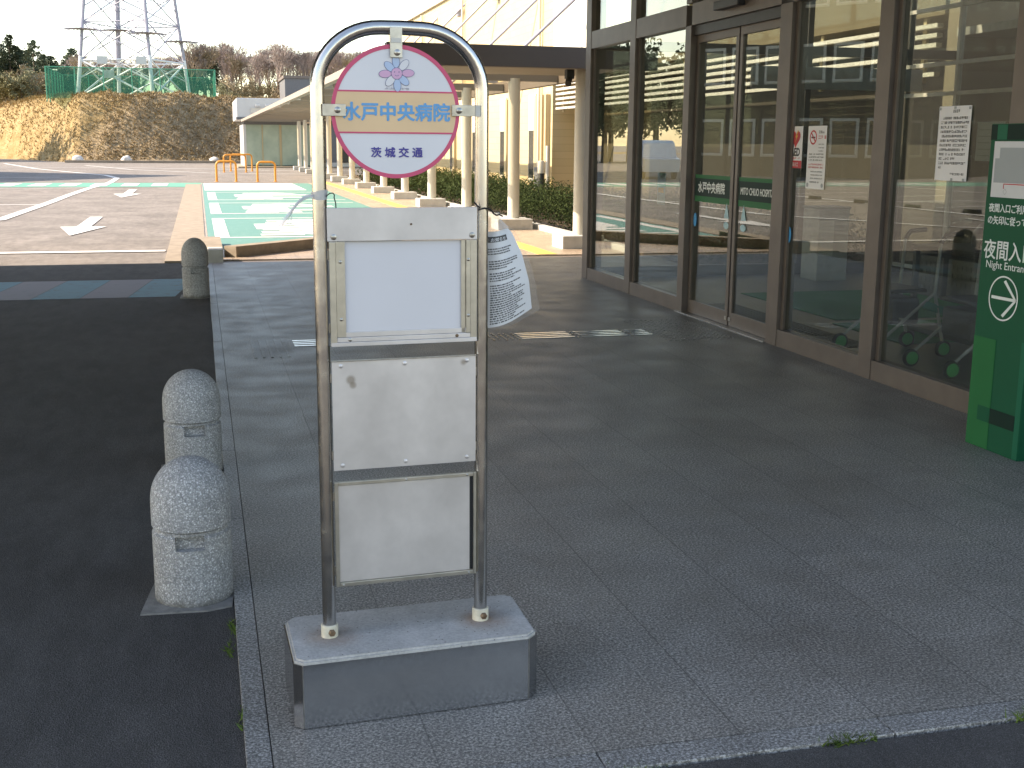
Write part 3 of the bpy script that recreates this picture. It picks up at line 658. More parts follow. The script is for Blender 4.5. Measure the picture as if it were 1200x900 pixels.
# hedge: one long bed of shrubs beside the canopy
r = random.Random(3); m = MB(); core = MB()
for i in range(760):
    y = 14.6+r.random()**1.25*36; x = r.uniform(6.5, 8.9); top = .62+.10*math.sin(y*1.7+x)+r.uniform(-.05, .12)
    if x > 8.7 or x < 6.6: top *= .85
    n = 130 if y < 30 else 70; leaf_clump(m, Vector((x, y, top*.52)), .44, n, .036 if y < 30 else .055, r, .95)
h = tag(m.build('hedge', 'leaf_hedge'), 'low clipped green hedge running between the canopy columns and the cream wall', 'hedge')
struct(MB().box(6.35, 14.5, -.05, 9.5, 60, .03).build('planting_bed', 'bark')); slab('bed_kerb', 6.2, 16.9, 6.35, 60, -.05, .09, 'conc_block', .01)
for k, (x, y, lb) in enumerate(((8.4, 29.6, 'black garden light with a white cap in the hedge, nearest of the three'), (8.4, 36.5, 'black garden light with a white cap in the hedge, middle one'), (8.4, 24.3, 'black garden bollard light in the hedge close to the glass entrance'))):
    if k == 2: continue
    b = thing('garden_light', lb.replace('nearest of the three', 'the nearer one').replace('middle one', 'the farther left one'), 'bollard light', (x, y, 0), 0, 'garden lights in the hedge')
    MB().lathe([(.085, 0), (.085, .86), (.08, .87)], n=20).build('post', 'black', b, True); MB().lathe([(.085, .87), (.09, .9), (.09, 1.14), (.07, 1.18), (0, 1.19)], n=20).build('cap', 'column', b, True)

# ================================================================ ENTRANCE
# porch roof over the drop-off
t = thing('porch_roof', 'deep flat porch roof shading the drop off and the glass entrance', 'roof', (0, 0, 0))
MB().box(-16, 3.3, 4.1, 4.35, 18.0, 4.65).build('slab', 'porch', t)
MB().box(4.352, 3.3, 4.1, 5.2, 14.0, 4.65).build('slab', 'porch', t)
MB().box(-16.1, 3.15, 4.0, 5.2, 3.298, 4.75).build('fascia', 'fascia', t); MB().box(-16.1, 18.002, 4.0, 4.35, 18.15, 4.75).build('fascia', 'fascia', t)
MB().box(-16.15, 3.3, 4.0, -16.002, 18.0, 4.75).build('fascia', 'fascia', t)
for x, y in ((-10.5, 4.5), (-10.5, 14.5)): MB().tube([(x, y, -.03), (x, y, 4.1)], .3, 28).build('column', 'column', t, True)

t = thing('glass_entrance', 'bronze framed glass entrance hall with automatic sliding doors', 'entrance', (4.485, 14, 0))
XF = 4.485
def eb(y0, y1, z0, z1, nm, mat='bronze', x0=0, x1=.12, par=None, bev=.002):
    return MB().box(x0, y0-14, z0, x1, y1-14, z1, bev).build(nm, mat, par or t)
# posts
eb(13.745, 13.93, 0, 4.098, 'corner_post', x1=.185)
for y0, y1 in ((12.25, 12.41), (7.325, 7.49), (5.88, 6.045), (4.45, 4.61), (3.0, 3.16)): eb(y0, y1, 0, 4.098, 'post')
eb(10.755, 10.89, 0, 2.69, 'post', x1=.14); eb(8.76, 8.955, 0, 2.69, 'post', x1=.14); eb(10.755, 10.89, 2.89, 4.098, 'post'); eb(8.76, 8.955, 2.89, 4.098, 'post')
ys = [(12.41, 13.745), (10.89, 12.25), (8.955, 10.755), (7.49, 8.76), (6.045, 7.325), (4.61, 5.88), (3.16, 4.45)]
for i, (a, b) in enumerate(ys):
    door = i == 2
    eb(a+.001, b-.001, 2.69, 2.885, 'transom', x0=.004, x1=.125)
    eb(a+.001, b-.001, 3.9, 4.097, 'head', x0=.004, x1=.12)
    if not door: eb(a+.001, b-.001, 0, .138, 'sill', x0=.006, x1=.12); 
    eb(a, b, 2.885, 3.9, 'upper_pane', 'glass', .055, .063, bev=0)
    if not door:
        f = eb(a, b, .138, 2.69, 'pane', 'glass', .055, .063, bev=0)
        eb(a, a+.045, .138, 2.69, 'glazing_bead', x0=.035, x1=.054, par=f, bev=0); eb(b-.045, b, .138, 2.69, 'glazing_bead', x0=.035, x1=.054, par=f, bev=0)
eb(8.957, 10.753, 2.60, 2.688, 'door_track', 'black', .03, .13)
for a, b in ((9.83, 10.75), (8.96, 9.80)):
    lf = eb(a+.06, b-.05, .135, 2.53, 'sliding_door', 'glass', .075, .083, bev=0)
    eb(a, b, .012, .135, 'bottom_rail', x0=.06, x1=.10, par=lf); eb(a, b, 2.53, 2.60, 'top_rail', x0=.06, x1=.10, par=lf)
    eb(a, a+.06, .135, 2.53, 'stile', x0=.06, x1=.10, par=lf); eb(b-.05, b, .135, 2.53, 'stile', x0=.06, x1=.10, par=lf)
    eb((a if a > 9.5 else b-.05)+.01, (a if a > 9.5 else b-.05)+.045, .06, .09, 'lock', 'steel_dull', .05, .06, par=lf)
eb(9.62, 10.12, 2.755, 2.83, 'door_sensor', 'black', -.07, .003, bev=.01)
eb(8.95, 10.89, -.002, .010, 'threshold', 'steel_dull', -.02, .16)
# end wall (faces the canopy)
def en(x0, x1, z0, z1, nm, mat='bronze', y0=13.80, y1=13.92, par=None): return MB().box(x0-XF, y0-14, z0, x1-XF, y1-14, z1).build(nm, mat, par or t)
for x0 in (5.9, 7.3, 8.7): en(x0, x0+.07, 0, 4.0, 'post')
for k, (a, b) in enumerate(((4.672, 5.9), (5.97, 7.3), (7.37, 8.7), (8.77, 9.48))):
    en(a, b, 0, .138, 'sill'); en(a, b, 2.69, 2.80, 'transom'); en(a, b, .138, 2.69, 'pane', 'glass_in', 13.855, 13.863); en(a, b, 2.80, 3.9, 'upper_pane', 'glass_in', 13.855, 13.863)
# interior shell
I = lambda x0, y0, z0, x1, y1, z1, nm, mat, par=None, bev=0: MB().box(x0-XF, y0-14, z0, x1-XF, y1-14, z1, bev).build(nm, mat, par or t)
I(4.62, 3.0, 3.9, 9.5, 13.78, 4.0, 'ceiling', 'inceil')
I(12.5, 1.5, 0, 12.7, 14.2, 3.9, 'back_wall', 'inwall'); I(9.55, 14.0, 0, 12.5, 14.28, 3.9, 'side_wall', 'inwall'); I(4.62, 2.8, 0, 12.5, 2.81, 4.5, 'daylight_end_glass', 'glass_in')  # unseen end wall made of glass so daylight reaches the hall
I(9.5, 1.5, 3.0, 12.5, 14, 3.1, 'ceiling', 'inceil')
# inner partition with pale frames
for y in (12.6, 11.3, 10.0, 8.7, 7.4, 6.1, 4.8):
    I(8.6, y, 0, 8.66, y+.05, 3.9, 'partition_post', 'white_frame')
for z in (.1, 2.2, 2.55, 3.2): I(8.605, 3, z, 8.655, 13.7, z+.045, 'partition_rail', 'white_frame')
I(8.625, 3, .1, 8.633, 13.7, 3.9, 'partition_glass', 'glass_in')
I(11.6, 6.2, 0, 12.45, 9.2, 1.1, 'reception_counter', 'inwood', bev=.01); I(12.42, 9.8, .9, 12.495, 11.6, 2.1, 'notice_board', 'teal'); I(12.42, 5, 1.5, 12.495, 6, 2.3, 'notice_board', 'lgrey')
I(7.4, 3.4, 0, 7.8, 5.2, 3.9, 'pillar_wall', 'inwood')
for z in (2.38, 2.8): pass
sg = I(6.2, 13.0, 2.25, 8.4, 13.06, 2.5, 'hanging_sign', 'lgrey')
slab('entrance_floor', 4.62, 2.9, 12.5, 13.8, -.24, .003, 'indoor_floor')
struct(bpy.data.objects['entrance_floor'])

# ---------------------------------------------------------------- notices and lettering on the glass
def fx(x, y, z): return face_m((x, y, z), (0, -1, 0))
def on_face(parent, name, poly, h, mat, m):   # small flat raised shape on a face
    return xf(MB().prism(poly, h, h+.0006), m).build(name, mat, parent)
def rect(x0, y0, x1, y1): return [(x0, y0), (x1, y0), (x1, y1), (x0, y1)]
def ell(cx, cy, a, b, n=28, rot=0): return [(cx+a*math.cos(t)*math.cos(rot)-b*math.sin(t)*math.sin(rot), cy+a*math.cos(t)*math.sin(rot)+b*math.sin(t)*math.cos(rot)) for t in (2*math.pi*k/n for k in range(n))]
def ringm(cx, cy, r0, r1, h, n=36, a=1, b=1, t0=0, t1=2*math.pi):
    m = MB()
    for k in range(n):
        p, q = t0+(t1-t0)*k/n, t0+(t1-t0)*(k+1)/n
        m.prism([(cx+r*a*math.cos(t), cy+r*b*math.sin(t)) for r, t in ((r0, p), (r1, p), (r1, q), (r0, q))], h, h+.0006)
    return m
def dashes(m, x0, x1, y, hgt, r, h=.0012, gap=.25):
    x = x0
    while x < x1:
        w_ = r.uniform(.5, 1.0)*hgt
        if r.random() > .12:   # a tiny broken glyph of two or three strokes
            for q in range(3):
                if r.random() < .8: m.prism(rect(x, y+hgt*(q*.36), x+w_, y+hgt*(q*.36+.2)), h, h+.0004)
            if r.random() < .6: m.prism(rect(x+w_*.4, y, x+w_*.58, y+hgt), h, h+.0004)
        x += w_+hgt*gap
xg = XF+.052
r = random.Random(11)
# name band on the two sliding doors
for (ya, yb, txt, ty, wd, sz) in ((10.69, 9.90, "水戸中央病院", 10.615, .60, .105), (9.73, 9.01, "MITO CHUO HOSPITAL", 9.685, .66, .085)):
    b = thing('door_lettering', 'dark green glass band lettered %s in white on the %s sliding door' % (txt, 'left' if ya > 10 else 'right'), 'sign', (XF+.072, ya, 1.215))
    m = face_m((0, 0, 0), (0, -1, 0)); L = ya-yb
    on_face(b, 'green_strip', rect(0, -.135, L, .115), 0, 'sign_green_light', m)
    on_face(b, 'dark_band', rect(0, -.082, L, .082), .001, 'sign_green_deep', m)
    tx = text_mb(txt, sz, .0025 if ya > 10 else .0015, wd); xf(tx, m @ Matrix.Translation((ya-ty, -sz*.36, .003))); tx.build('lettering', 'sign_white', b)
# AED sticker
def notice(name, label, cat, y, z, wd, hg, mat='paper', x=xg-.004, grp=None):
    t = thing(name, label, cat, (x, y, z), 0, grp); m = face_m((0, 0, 0), (0, -1, 0)); on_face(t, 'sheet', rect(0, 0, wd, hg), -.0012, mat, m); return t, m
t, m = notice('defibrillator_sticker', 'white AED sticker with a red heart on the glass right of the doors', 'sticker', 8.79, 1.43, .215, .32)
hp = [(.1075+.062*math.sin(a)**3*1.15, .228+.0046*(13*math.cos(a)-5*math.cos(2*a)-2*math.cos(3*a)-math.cos(4*a))) for a in (2*math.pi*k/40 for k in range(40))]
on_face(t, 'heart', hp, .001, 'red', m); on_face(t, 'bolt', [(.135, .29), (.10, .235), (.118, .235), (.098, .195), (.14, .25), (.12, .25), (.15, .29)], .002, 'yellow', m)
tx = text_mb("AED", .085, .003, .15); xf(tx, m @ Matrix.Translation((.032, .095, .001))); tx.build('lettering', 'black_ink', t)
q = MB(); dashes(q, .04, .18, .07, .014, r); xf(q, m).build('small_print', 'red', t)
on_face(t, 'foot_strip', rect(0, 0, .215, .058), .001, 'red', m); q = MB(); dashes(q, .04, .17, .014, .03, r, .0022); xf(q, m).build('foot_print', 'map_white', t)
# smoking notice
t, m = notice('smoking_notice', 'tall white notice with a red no smoking ring beside the AED sticker', 'notice', 8.49, 1.28, .285, .47)
xf(ringm(.085, .385, .042, .054, .001), m).build('ring', 'red', t)
on_face(t, 'ring_bar', [(.05, .415), (.058, .423), (.122, .357), (.114, .349)], .0012, 'red', m); on_face(t, 'cigarette', rect(.055, .378, .115, .39), .001, 'black_ink', m)
q = MB()
dashes(q, .17, .25, .415, .02, r)
for k in range(3): dashes(q, .17, .25, .33-.025*k, .008, r)
for k in range(3): dashes(q, .03, .25, .255-.022*k, .011, r)
for k in range(3): dashes(q, .07, .25, .125-.025*k, .009, r)
dashes(q, .06, .2, .045, .012, r); xf(q, m).build('print', 'black_ink', t)
q = MB(); dashes(q, .165, .265, .375, .024, r)
for k in range(2): dashes(q, .03, .26, .178-.022*k, .012, r)
xf(q, m).build('red_print', 'red', t)
for cx, cy_ in ((.03, .028), (.255, .028)): on_face(t, 'tape', ell(cx, cy_, .017, .017), .0014, 'map_grey', m)
# text notice
t, m = notice('paper_notice', 'white paper notice full of printed lines taped to the right hand window', 'notice', 6.80, 1.395, .33, .455)
q = MB(); dashes(q, .13, .22, .415, .018, r)
for k in range(12):
    x1 = (.30 if k not in (9, 11) else .19 if k == 9 else .05); dashes(q, .03 + (.02 if k == 0 else 0), x1, .375-k*.0275, .0155, r)
dashes(q, .16, .30, .035, .014, r); xf(q, m).build('print', 'black_ink', t)
for cx, cy_ in ((.01, .44), (.165, .445), (.315, .44), (.18, .008), (.3, .008)): on_face(t, 'tape', rect(cx-.01, cy_-.008, cx+.012, cy_+.008), .0014, 'map_grey', m)
t, m = notice('pinned_sheet', 'grey sheet with faint lines behind the glass, right of the printed paper notice', 'notice', 6.44, 1.52, .26, .23, 'map_grey', XF+.075)
q = MB()
for k in range(5): q.prism(rect(.02, .03+k*.038, .23, .033+k*.038), .001, .0014)
xf(q, m).build('rule', 'grey_plastic', t)
t, m = notice('window_poster', 'large pale poster with heavy print behind the glass beside the green guide sign', 'poster', 6.30, .92, .40, .56, 'map_white', XF+.085)
q = MB()
for k in range(4): dashes(q, .03, .36, .44-k*.085, .045 if k < 3 else .025, r)
xf(q, m).build('print', 'map_grey', t)
t, m = notice('picture_card', 'small blue and yellow picture card stuck on the glass just behind the green guide sign', 'card', 6.13, 1.52, .15, .2, 'petal_blue', XF+.07)
on_face(t, 'yellow_patch', ell(.08, .06, .05, .035), .001, 'yellow', m)
t, m = notice('window_card', 'pale blue and yellow card standing behind the second window from the corner', 'card', 11.72, 1.0, .22, .32, 'sticker_pale', XF+.09)
on_face(t, 'yellow_patch', rect(.03, .12, .18, .17), .001, 'yellow', m); on_face(t, 'blue_patch', rect(.02, .2, .2, .3), .001, 'petal_blue', m)
for y, z, l in ((10.86, .90, 'blue touch spot on the glass just left of the door post'), (10.66, .905, 'brighter blue touch spot at the left edge of the left sliding door'), (8.72, .905, 'blue touch spot on the fixed glass just right of the doors')):
    o = xf(MB().prism(ell(0, 0, .035, .065), 0, .002), fx(XF+(.05 if y != 10.66 else .07), y, z)).build('blue_sticker', 'sticker_blue'); tag(o, l, 'sticker', 'blue spots on the glass')
for y, z, l in ((10.01, .86, 'pale arrow sticker on the left sliding door beside the meeting stiles'), (9.66, .86, 'pale arrow sticker on the right sliding door beside the meeting stiles')):
    t = thing('arrow_sticker', l, 'sticker', (XF+.07, y, z), 0, 'door opening stickers'); m = face_m((0, 0, 0), (0, -1, 0))
    on_face(t, 'triangle', [(0, .10), (.10, .10), (.05, .235)], 0, 'sticker_pale', m); on_face(t, 'base_spot', ell(.05, .035, .055, .03), 0, 'sticker_pale', m)
t, m = notice('round_symbol_card', 'small pale card with a struck round symbol inside the glass near the brown post', 'card', 7.86, 1.40, .15, .17, 'map_grey', XF+.3)
xf(ringm(.075, .085, .045, .056, .001), m).build('ring', 'grey_plastic', t); on_face(t, 'ring_bar', [(.04, .05), (.05, .042), (.112, .12), (.102, .128)], .001, 'grey_plastic', m)

# ---------------------------------------------------------------- green guide sign
t = thing('guide_sign', 'dark green standing guide sign pointing to the night entrance at the right edge', 'sign', (4.05, 5.595, 0))
MB().box(0, -.437, 0, .17, 0, 1.722, .004).build('panel', 'sign_green', t)
m = face_m((0, 0, 0), (0, -1, 0)); f = lambda nm, p, h, mt: on_face(t, nm, p, h, mt, m)
f('top_band', rect(.002, 1.640, .435, 1.718), .0015, 'sign_green_deep'); f('top_patch', rect(.055, 1.641, .135, 1.717), .0025, 'sign_green_mid')
f('left_patch', rect(.002, .002, .19, .60), .0015, 'sign_green_light'); f('right_strip', rect(.395, .002, .434, .62), .0015, 'sign_green_mid')
f('dark_stripe', rect(.19, .150, .395, .232), .0025, 'sign_green_deep'); f('stripe_end', rect(.085, .150, .188, .232), .0025, 'sign_green')
mp = f('map', rect(.04, 1.345, .43, 1.632), .0025, 'map_white')
for p in (rect(.09, 1.455, .43, 1.60),): on_face(mp, 'map_block', p, .0035, 'map_grey', m)
on_face(mp, 'map_block', rect(.055, 1.42, .43, 1.545), .0032, 'map_grey', m); on_face(mp, 'route', rect(.14, 1.412, .43, 1.417), .0040, 'red', m); on_face(mp, 'route', rect(.14, 1.39, .145, 1.412), .0041, 'red', m)
xf(ringm(.155, 1.375, .014, .016, .0035, 4), m).build('map_outline', 'map_grey', mp)
for body, sz, wd, x, z, b in (("夜間入口ご利用の方は", .048, .46, .035, 1.272, .0008), ("の矢印に従って下さい", .048, .46, .035, 1.208, .0008), ("夜間入口", .108, .40, .022, 1.032, .0012), ("Night Entrance", .056, .36, .052, .975, 0)):
    if wd > .405: wd = .40; body = body[:-1]
    tx = text_mb(body, sz, b, wd); xf(tx, m @ Matrix.Translation((x, z, .0015))); tx.build('lettering', 'sign_white', t)
cx, cz = .215, .825
xf(ringm(cx, cz, .110, .118, .0015, 48), m).build('ring', 'sign_white', t)
q = MB(); q.prism(rect(cx-.095, cz-.008, cx+.10, cz+.008), .0015, .0021)
for s in (1, -1): q.prism([(cx+.10, cz+.008*s*-1), (cx+.106, cz+.004*s), (cx+.012, cz+.098*s), (cx-.004, cz+.088*s)] , .0022, .0027)
xf(q, m).build('arrow', 'sign_white', t)

# ---------------------------------------------------------------- things inside the hall
def rollator(x, y, rz, lb):
    t = thing('walking_frame', lb, 'walking frame', (x, y, .003), rz, 'walking frames inside the glass')
    for s in (-1, 1):
        fr = MB().tube([(s*.24, -.22, .88), (s*.24, -.20, .5), (s*.25, -.30, .08)], .013, 10).tube([(s*.24, -.20, .5), (s*.25, .30, .1)], .012, 10).build('side_frame', 'lgrey', t, True)
        MB().tube([(s*.24, -.22, .88), (s*.24, -.26, .94), (s*.24, -.40, .95)], .019, 10).build('handle', 'black', t, True)
        MB().box(s*.24-.015, -.22, .40, s*.24+.015, .02, .46, .008, Matrix.Rotation(R(18), 4, 'X')).build('link', 'teal', t)
        for yy in (-.30, .30):
            wl = MB().lathe([(.0, -.018), (.058, -.014), (.066, -.007), (.066, .007), (.058, .014), (0, .018)], n=24); xf(wl, Matrix.Translation((s*.25, yy, .066)) @ Matrix.Rotation(R(90), 4, 'Y'))
            w_ = wl.build('wheel', 'tyre', t, True); h = MB().lathe([(0, -.022), (.048, -.018), (.048, .018), (0, .022)], n=20); xf(h, Matrix.Translation((s*.25, yy, .066)) @ Matrix.Rotation(R(90), 4, 'Y')); h.build('hub', 'wheel_green', w_)
    MB().box(-.2, -.16, .50, .2, .14, .53, .012).build('seat', 'black', t); MB().tube([(-.24, .05, .3), (.24, .05, .3)], .01, 8).build('cross_bar', 'lgrey', t)
    MB().box(-.18, -.12, .25, .18, .12, .46, .03).build('bag', 'black', t)
rollator(5.22, 8.25, R(90), 'walking frame with green wheel hubs just left of the brown post')
rollator(5.35, 7.45, R(90), 'walking frame with green wheel hubs between the brown post and the guide sign')
t = thing('storage_cart', 'black storage cart with mesh baskets behind the right hand window', 'cart', (6.05, 7.95, .003))
for z in (.12, .78): MB().box(-.45, -.7, z, .4, .7, z+.045, .012).build('shelf', 'black', t)
for x in (-.42, .37):
    for y in (-.66, .64): MB().box(x-.02, y, 0, x+.02, y+.04, .8).build('leg', 'grey_plastic', t)
for y in (-.62, -.15, .32):
    b = MB().box(-.40, y, .42, -.38, y+.40, .74).box(.30, y, .42, .32, y+.4, .74).box(-.38, y, .42, .30, y+.02, .74).box(-.38, y+.38, .42, .30, y+.4, .74).box(-.38, y+.02, .42, .30, y+.38, .44)
    for i in range(6):
        for j in range(4): b.box(-.408, y+.04+i*.058, .47+j*.065, -.402, y+.07+i*.058, .505+j*.065)
    b.build('basket', 'grey_plastic', t)
o = MB().lathe([(.17, .826), (.18, .88), (.165, .95), (.12, 1.01), (.05, 1.035), (0, 1.04)], n=28).build('bucket_hat', 'black', None, True); o.location = (6.05, 8.2, 0); tag(o, 'round black domed lid standing on top of the storage cart', 'lid'); o.name = 'domed_lid'
t = thing('disinfectant_stand', 'pale grey box stand with a printed sheet on its front, deep inside the hall', 'stand', (7.35, 13.2, .003))
MB().box(-.2, -.2, 0, .2, .2, .86, .01).build('body', 'lgrey', t); MB().box(-.19, -.204, .3, 0, -.2005, .72).build('sheet', 'map_white', t); MB().box(-.21, -.21, .86, .21, .21, .885, .005).build('top', 'grey_plastic', t)
o = MB().box(5.55, 8.6, .004, 8.3, 9.75, .016, .003).build('floor_mat', 'mat_green'); tag(o, 'green floor mat nearer the window, in front of the raised metal strip', 'mat')
o = MB().box(5.7, 9.95, .004, 8.3, 12.0, .016, .003).build('floor_mat', 'mat_green'); tag(o, 'darker green floor mat lying deeper in the hall behind the doors', 'mat')
MB_ = MB()
for i in range(9):
    for j in range(2):
        x0, y0 = 4.66+j*.3, 8.55+i*.3; MB_.box(x0, y0, .004, x0+.296, y0+.296, .011)
        if i < 9:
            for a in range(5):
                for b in range(5): MB_.lathe([(.013, .0108), (.009, .016), (0, .0162)], x0+.03+a*.059, y0+.03+b*.059, 6)
o = struct(MB_.build('tactile_floor', 'shaded_tan'))
# wall furniture
t = thing('fire_extinguisher', 'small red fire extinguisher on the floor far inside the hall', 'extinguisher', (8.2, 13.3, .003))
MB().lathe([(.07, 0), (.075, .02), (.075, .4), (.05, .46), (.02, .48)], n=18).build('cylinder', 'red', t, True); MB().box(-.02, -.06, .48, .02, .05, .52, .005).build('valve', 'black', t)

# ---------------------------------------------------------------- tactile strips in the paving
m = MB()
for k in range(5):
    x = .345+k*.062
    m.box(x, 9.05, 0, x+.022, 9.92, .006, .002)
struct(m.build('tactile_bar', 'granite_kerb'))
m = MB(); 
segs = [(.68, 1.92), (2.56, 3.02), (3.08, 3.50), (3.56, 3.72)]
for a, b in segs:
    for k in range(4): m.box(a, 9.52+k*.085, 0, b, 9.556+k*.085, .006, .002)
struct(m.build('guide_strip', 'steel'))
m = MB(); mb2 = MB()
for i in range(11):
    for j in range(5): m.lathe([(.012, 0), (.009, .005), (0, .0055)], 1.98+i*.055, 9.5+j*.075+(i % 2)*.03, 8)
for i in range(4):
    for xx in (3.03, 3.51): m.lathe([(.014, 0), (.01, .006), (0, .0065)], xx+.02, 9.52+i*.085, 8)
struct(m.build('guide_stud', 'steel'))
for i in range(12):
    for j in range(16): mb2.lathe([(.014, 0), (.010, .005), (0, .0055)], 3.75+i*.052, 9.2+j*.075, 8)
struct(mb2.build('warning_stud', 'granite_kerb'))

# ---------------------------------------------------------------- stone bollards
def bollard():
    t = thing('stone_bollard', '', 'bollard'); R0 = .1375
    prof = [(R0-.004, 0), (R0, .008)]+[(R0, .255), (R0-.010, .262), (R0-.010, .272), (R0+.001, .280), (R0+.001, .375)]
    prof += [((R0)*math.cos(a), .375+.145*math.sin(a)) for a in (math.pi/2*k/14 for k in range(1, 15))]
    b = MB().lathe(prof, n=64).build('body', 'aggregate', t, True)
    cut = MB().box(-.05, -.2, .212, .05, -.098, .262, .004).build('cutter', 'conc_block')
    md = b.modifiers.new('slot', 'BOOLEAN'); md.object = cut; md.operation = 'DIFFERENCE'; md.solver = 'EXACT'
    bpy.context.view_layer.update(); dg = bpy.context.evaluated_depsgraph_get(); me = bpy.data.meshes.new_from_object(b.evaluated_get(dg))
    b.modifiers.clear(); b.data = me; bpy.data.objects.remove(cut)
    pr = [(-.175, -.165), (.05, -.17), (.135, -.14), (.14, .02), (.145, .17), (-.1, .19), (-.15, .17), (-.16, .05)]
    MB().prism(pr, -.02, .006).build('mortar_pad', 'mortar', t); return t
b0 = bollard(); G = 'stone bollards along the kerb'
for i, (x, y, s, rz, lb) in enumerate(((-.078, 4.25, 1, R(-3), 'speckled stone bollard nearest the camera, beside the bus stop sign'), (-.083, 5.95, 1.0, R(5), 'speckled stone bollard in the middle of the row, just behind the nearest one'), (-.08, 13.0, 1.2, R(2), 'darker farthest stone bollard standing beside the faded blue crossing stripe'))):
    o = b0 if i == 0 else dup(b0); o.location = (x, y, -.014); o.rotation_euler[2] = rz; o.scale = (1, 1, s); tag(o, lb, 'bollard', G)

# ---------------------------------------------------------------- bus stop sign
BS = thing('bus_stop_sign', 'stainless bus stop sign with a round pink rimmed disc on a concrete base', 'bus stop sign', (.310, 3.267, 0), R(2.9))
outl = [(-.100, -.158), (.556, -.158), (.588, -.128), (.603, .150), (.575, .172), (-.086, .172), (-.115, .142), (-.123, -.133)]
ins = lambda k: [((x-.24)*k+.24, y*k) for x, y in outl]
MB().prism(outl, .003, .190).build('base_skirt', 'skirt', BS)
m = MB(); m.prism(ins(.988), .19, .203)
bmesh.ops.bevel(m.bm, geom=[e for e in m.bm.edges if all(v.co.z > .2 for v in e.verts)], offset=.006, segments=2, affect='EDGES')
m.build('base_top', 'concrete', BS)
MB().prism([(-.101, -.1595), (-.098, -.1597), (-.098, -.1585), (-.101, -.1583)], .004, .19).prism([(.553, -.1597), (.556, -.1597), (.556, -.1585), (.553, -.1585)], .004, .19).build('skirt_seam', 'steel_dull', BS)
PW = .452; r_ = .0192
pts = [(0.0, 0, .205), (0, 0, 1.74)]
for k in range(1, 13): a = math.pi/2*k/12; pts.append((.172-.172*math.cos(a), 0, 1.74+.1595*math.sin(a)))
pts.append((PW/2, 0, 1.9005))
for k in range(0, 13): a = math.pi/2*k/12; pts.append((PW-.172+.172*math.sin(a), 0, 1.74+.1595*math.cos(a)))
pts.append((PW, 0, .205))
MB().tube(pts, r_, 28).build('pole_hoop', 'steel', BS, True)
for x in (0, PW):
    s = MB().lathe([(.0245, .2), (.0245, .238), (.0225, .24), (.0195, .24), (.0195, .2)], x, 0, 28).build('pole_collar', 'white_plastic', BS, True)
    bt = MB().lathe([(.0105, 0), (.0105, .006), (.007, .009), (0, .009)], n=6); xf(bt, Matrix.Translation((x+.003, -.0245, .221)) @ Matrix.Rotation(R(90), 4, 'X')); bt.build('bolt', 'rust', s)
# disc
dz, du, dr = 1.681, .209, .175
F = face_m((0, 0, 0), (1, 0, 0)) # local face frame: x right, y up, normal -Y
D = MB(); D.prism(ell(du, dz, dr, dr, 96), 0, .003); D = xf(D, F @ Matrix.Translation((0, 0, .012))).build('disc', 'disc_white', BS)
FF = F @ Matrix.Translation((0, 0, .0152))
def dd(nm, p, h, mt, par=None): return xf(MB().prism(p, h, h+.0005), FF).build(nm, mt, par or D)
xf(ringm(du, dz, dr-.0105, dr+.0005, .0002, 96), FF).build('pink_rim', 'disc_pink', D)
def chord(z0, z1, rr, h):
    p = []
    for k in range(13): z = z0+(z1-z0)*k/12; p.append((du+math.sqrt(rr*rr-(z-dz)**2), z))
    for k in range(13): z = z1+(z0-z1)*k/12; p.append((du-math.sqrt(rr*rr-(z-dz)**2), z))
    return p
dd('orange_band', chord(1.628, 1.732, dr-.010, 0), .0004, 'disc_band')
for z in (1.732, 1.624): dd('pink_line', chord(z, z+.0042, dr-.009, 0), .0010, 'disc_pink')
tx = text_mb("水戸中央病院", .05, .0016, .294); xf(tx, FF @ Matrix.Translation((.064, 1.6625, .0012))); tx.build('lettering', 'ink_blue', D)
tx = text_mb("茨 城 交 通", .028, .0008, .142); xf(tx, FF @ Matrix.Translation((.139, 1.564, .0006))); tx.build('lettering', 'ink_navy', D)
q = MB(); dashes(q, .175, .245, 1.740, .0045, random.Random(4), .0006, .2); xf(q, FF).build('small_print', 'faded_ink', D)
# simple eight petalled flower emblem
fcx, fcz = .211, 1.781
for k in range(8):
    a = R(93-45*k); L = (.034, .033, .034, .028, .033, .028, .034, .028)[k]; pcx, pcz = fcx+math.cos(a)*L*.92, fcz+math.sin(a)*L*.92
    dd('petal_outline', ell(pcx, pcz, .0175, .0105, 24, a), .0006, 'petal_line')
    dd('petal', ell(pcx, pcz, .0163, .0093, 24, a), .0012, ('petal_blue', 'disc_white', 'petal_pink', 'petal_blue', 'petal_blue', 'disc_white', 'petal_pink', 'petal_blue')[k])
dd('flower_centre_outline', ell(fcx, fcz, .0155, .0155, 28), .0018, 'petal_line'); dd('flower_centre', ell(fcx, fcz, .0143, .0143, 28), .0024, 'petal_pink')
for s in (-1, 1): dd('flower_eye', ell(fcx+s*.006, fcz+.004, .0012, .002, 10), .003, 'petal_line')
xf(ringm(fcx, fcz+.0, .0058, .0068, .003, 10, t0=R(215), t1=R(325)), FF).build('flower_mouth', 'petal_line', D)
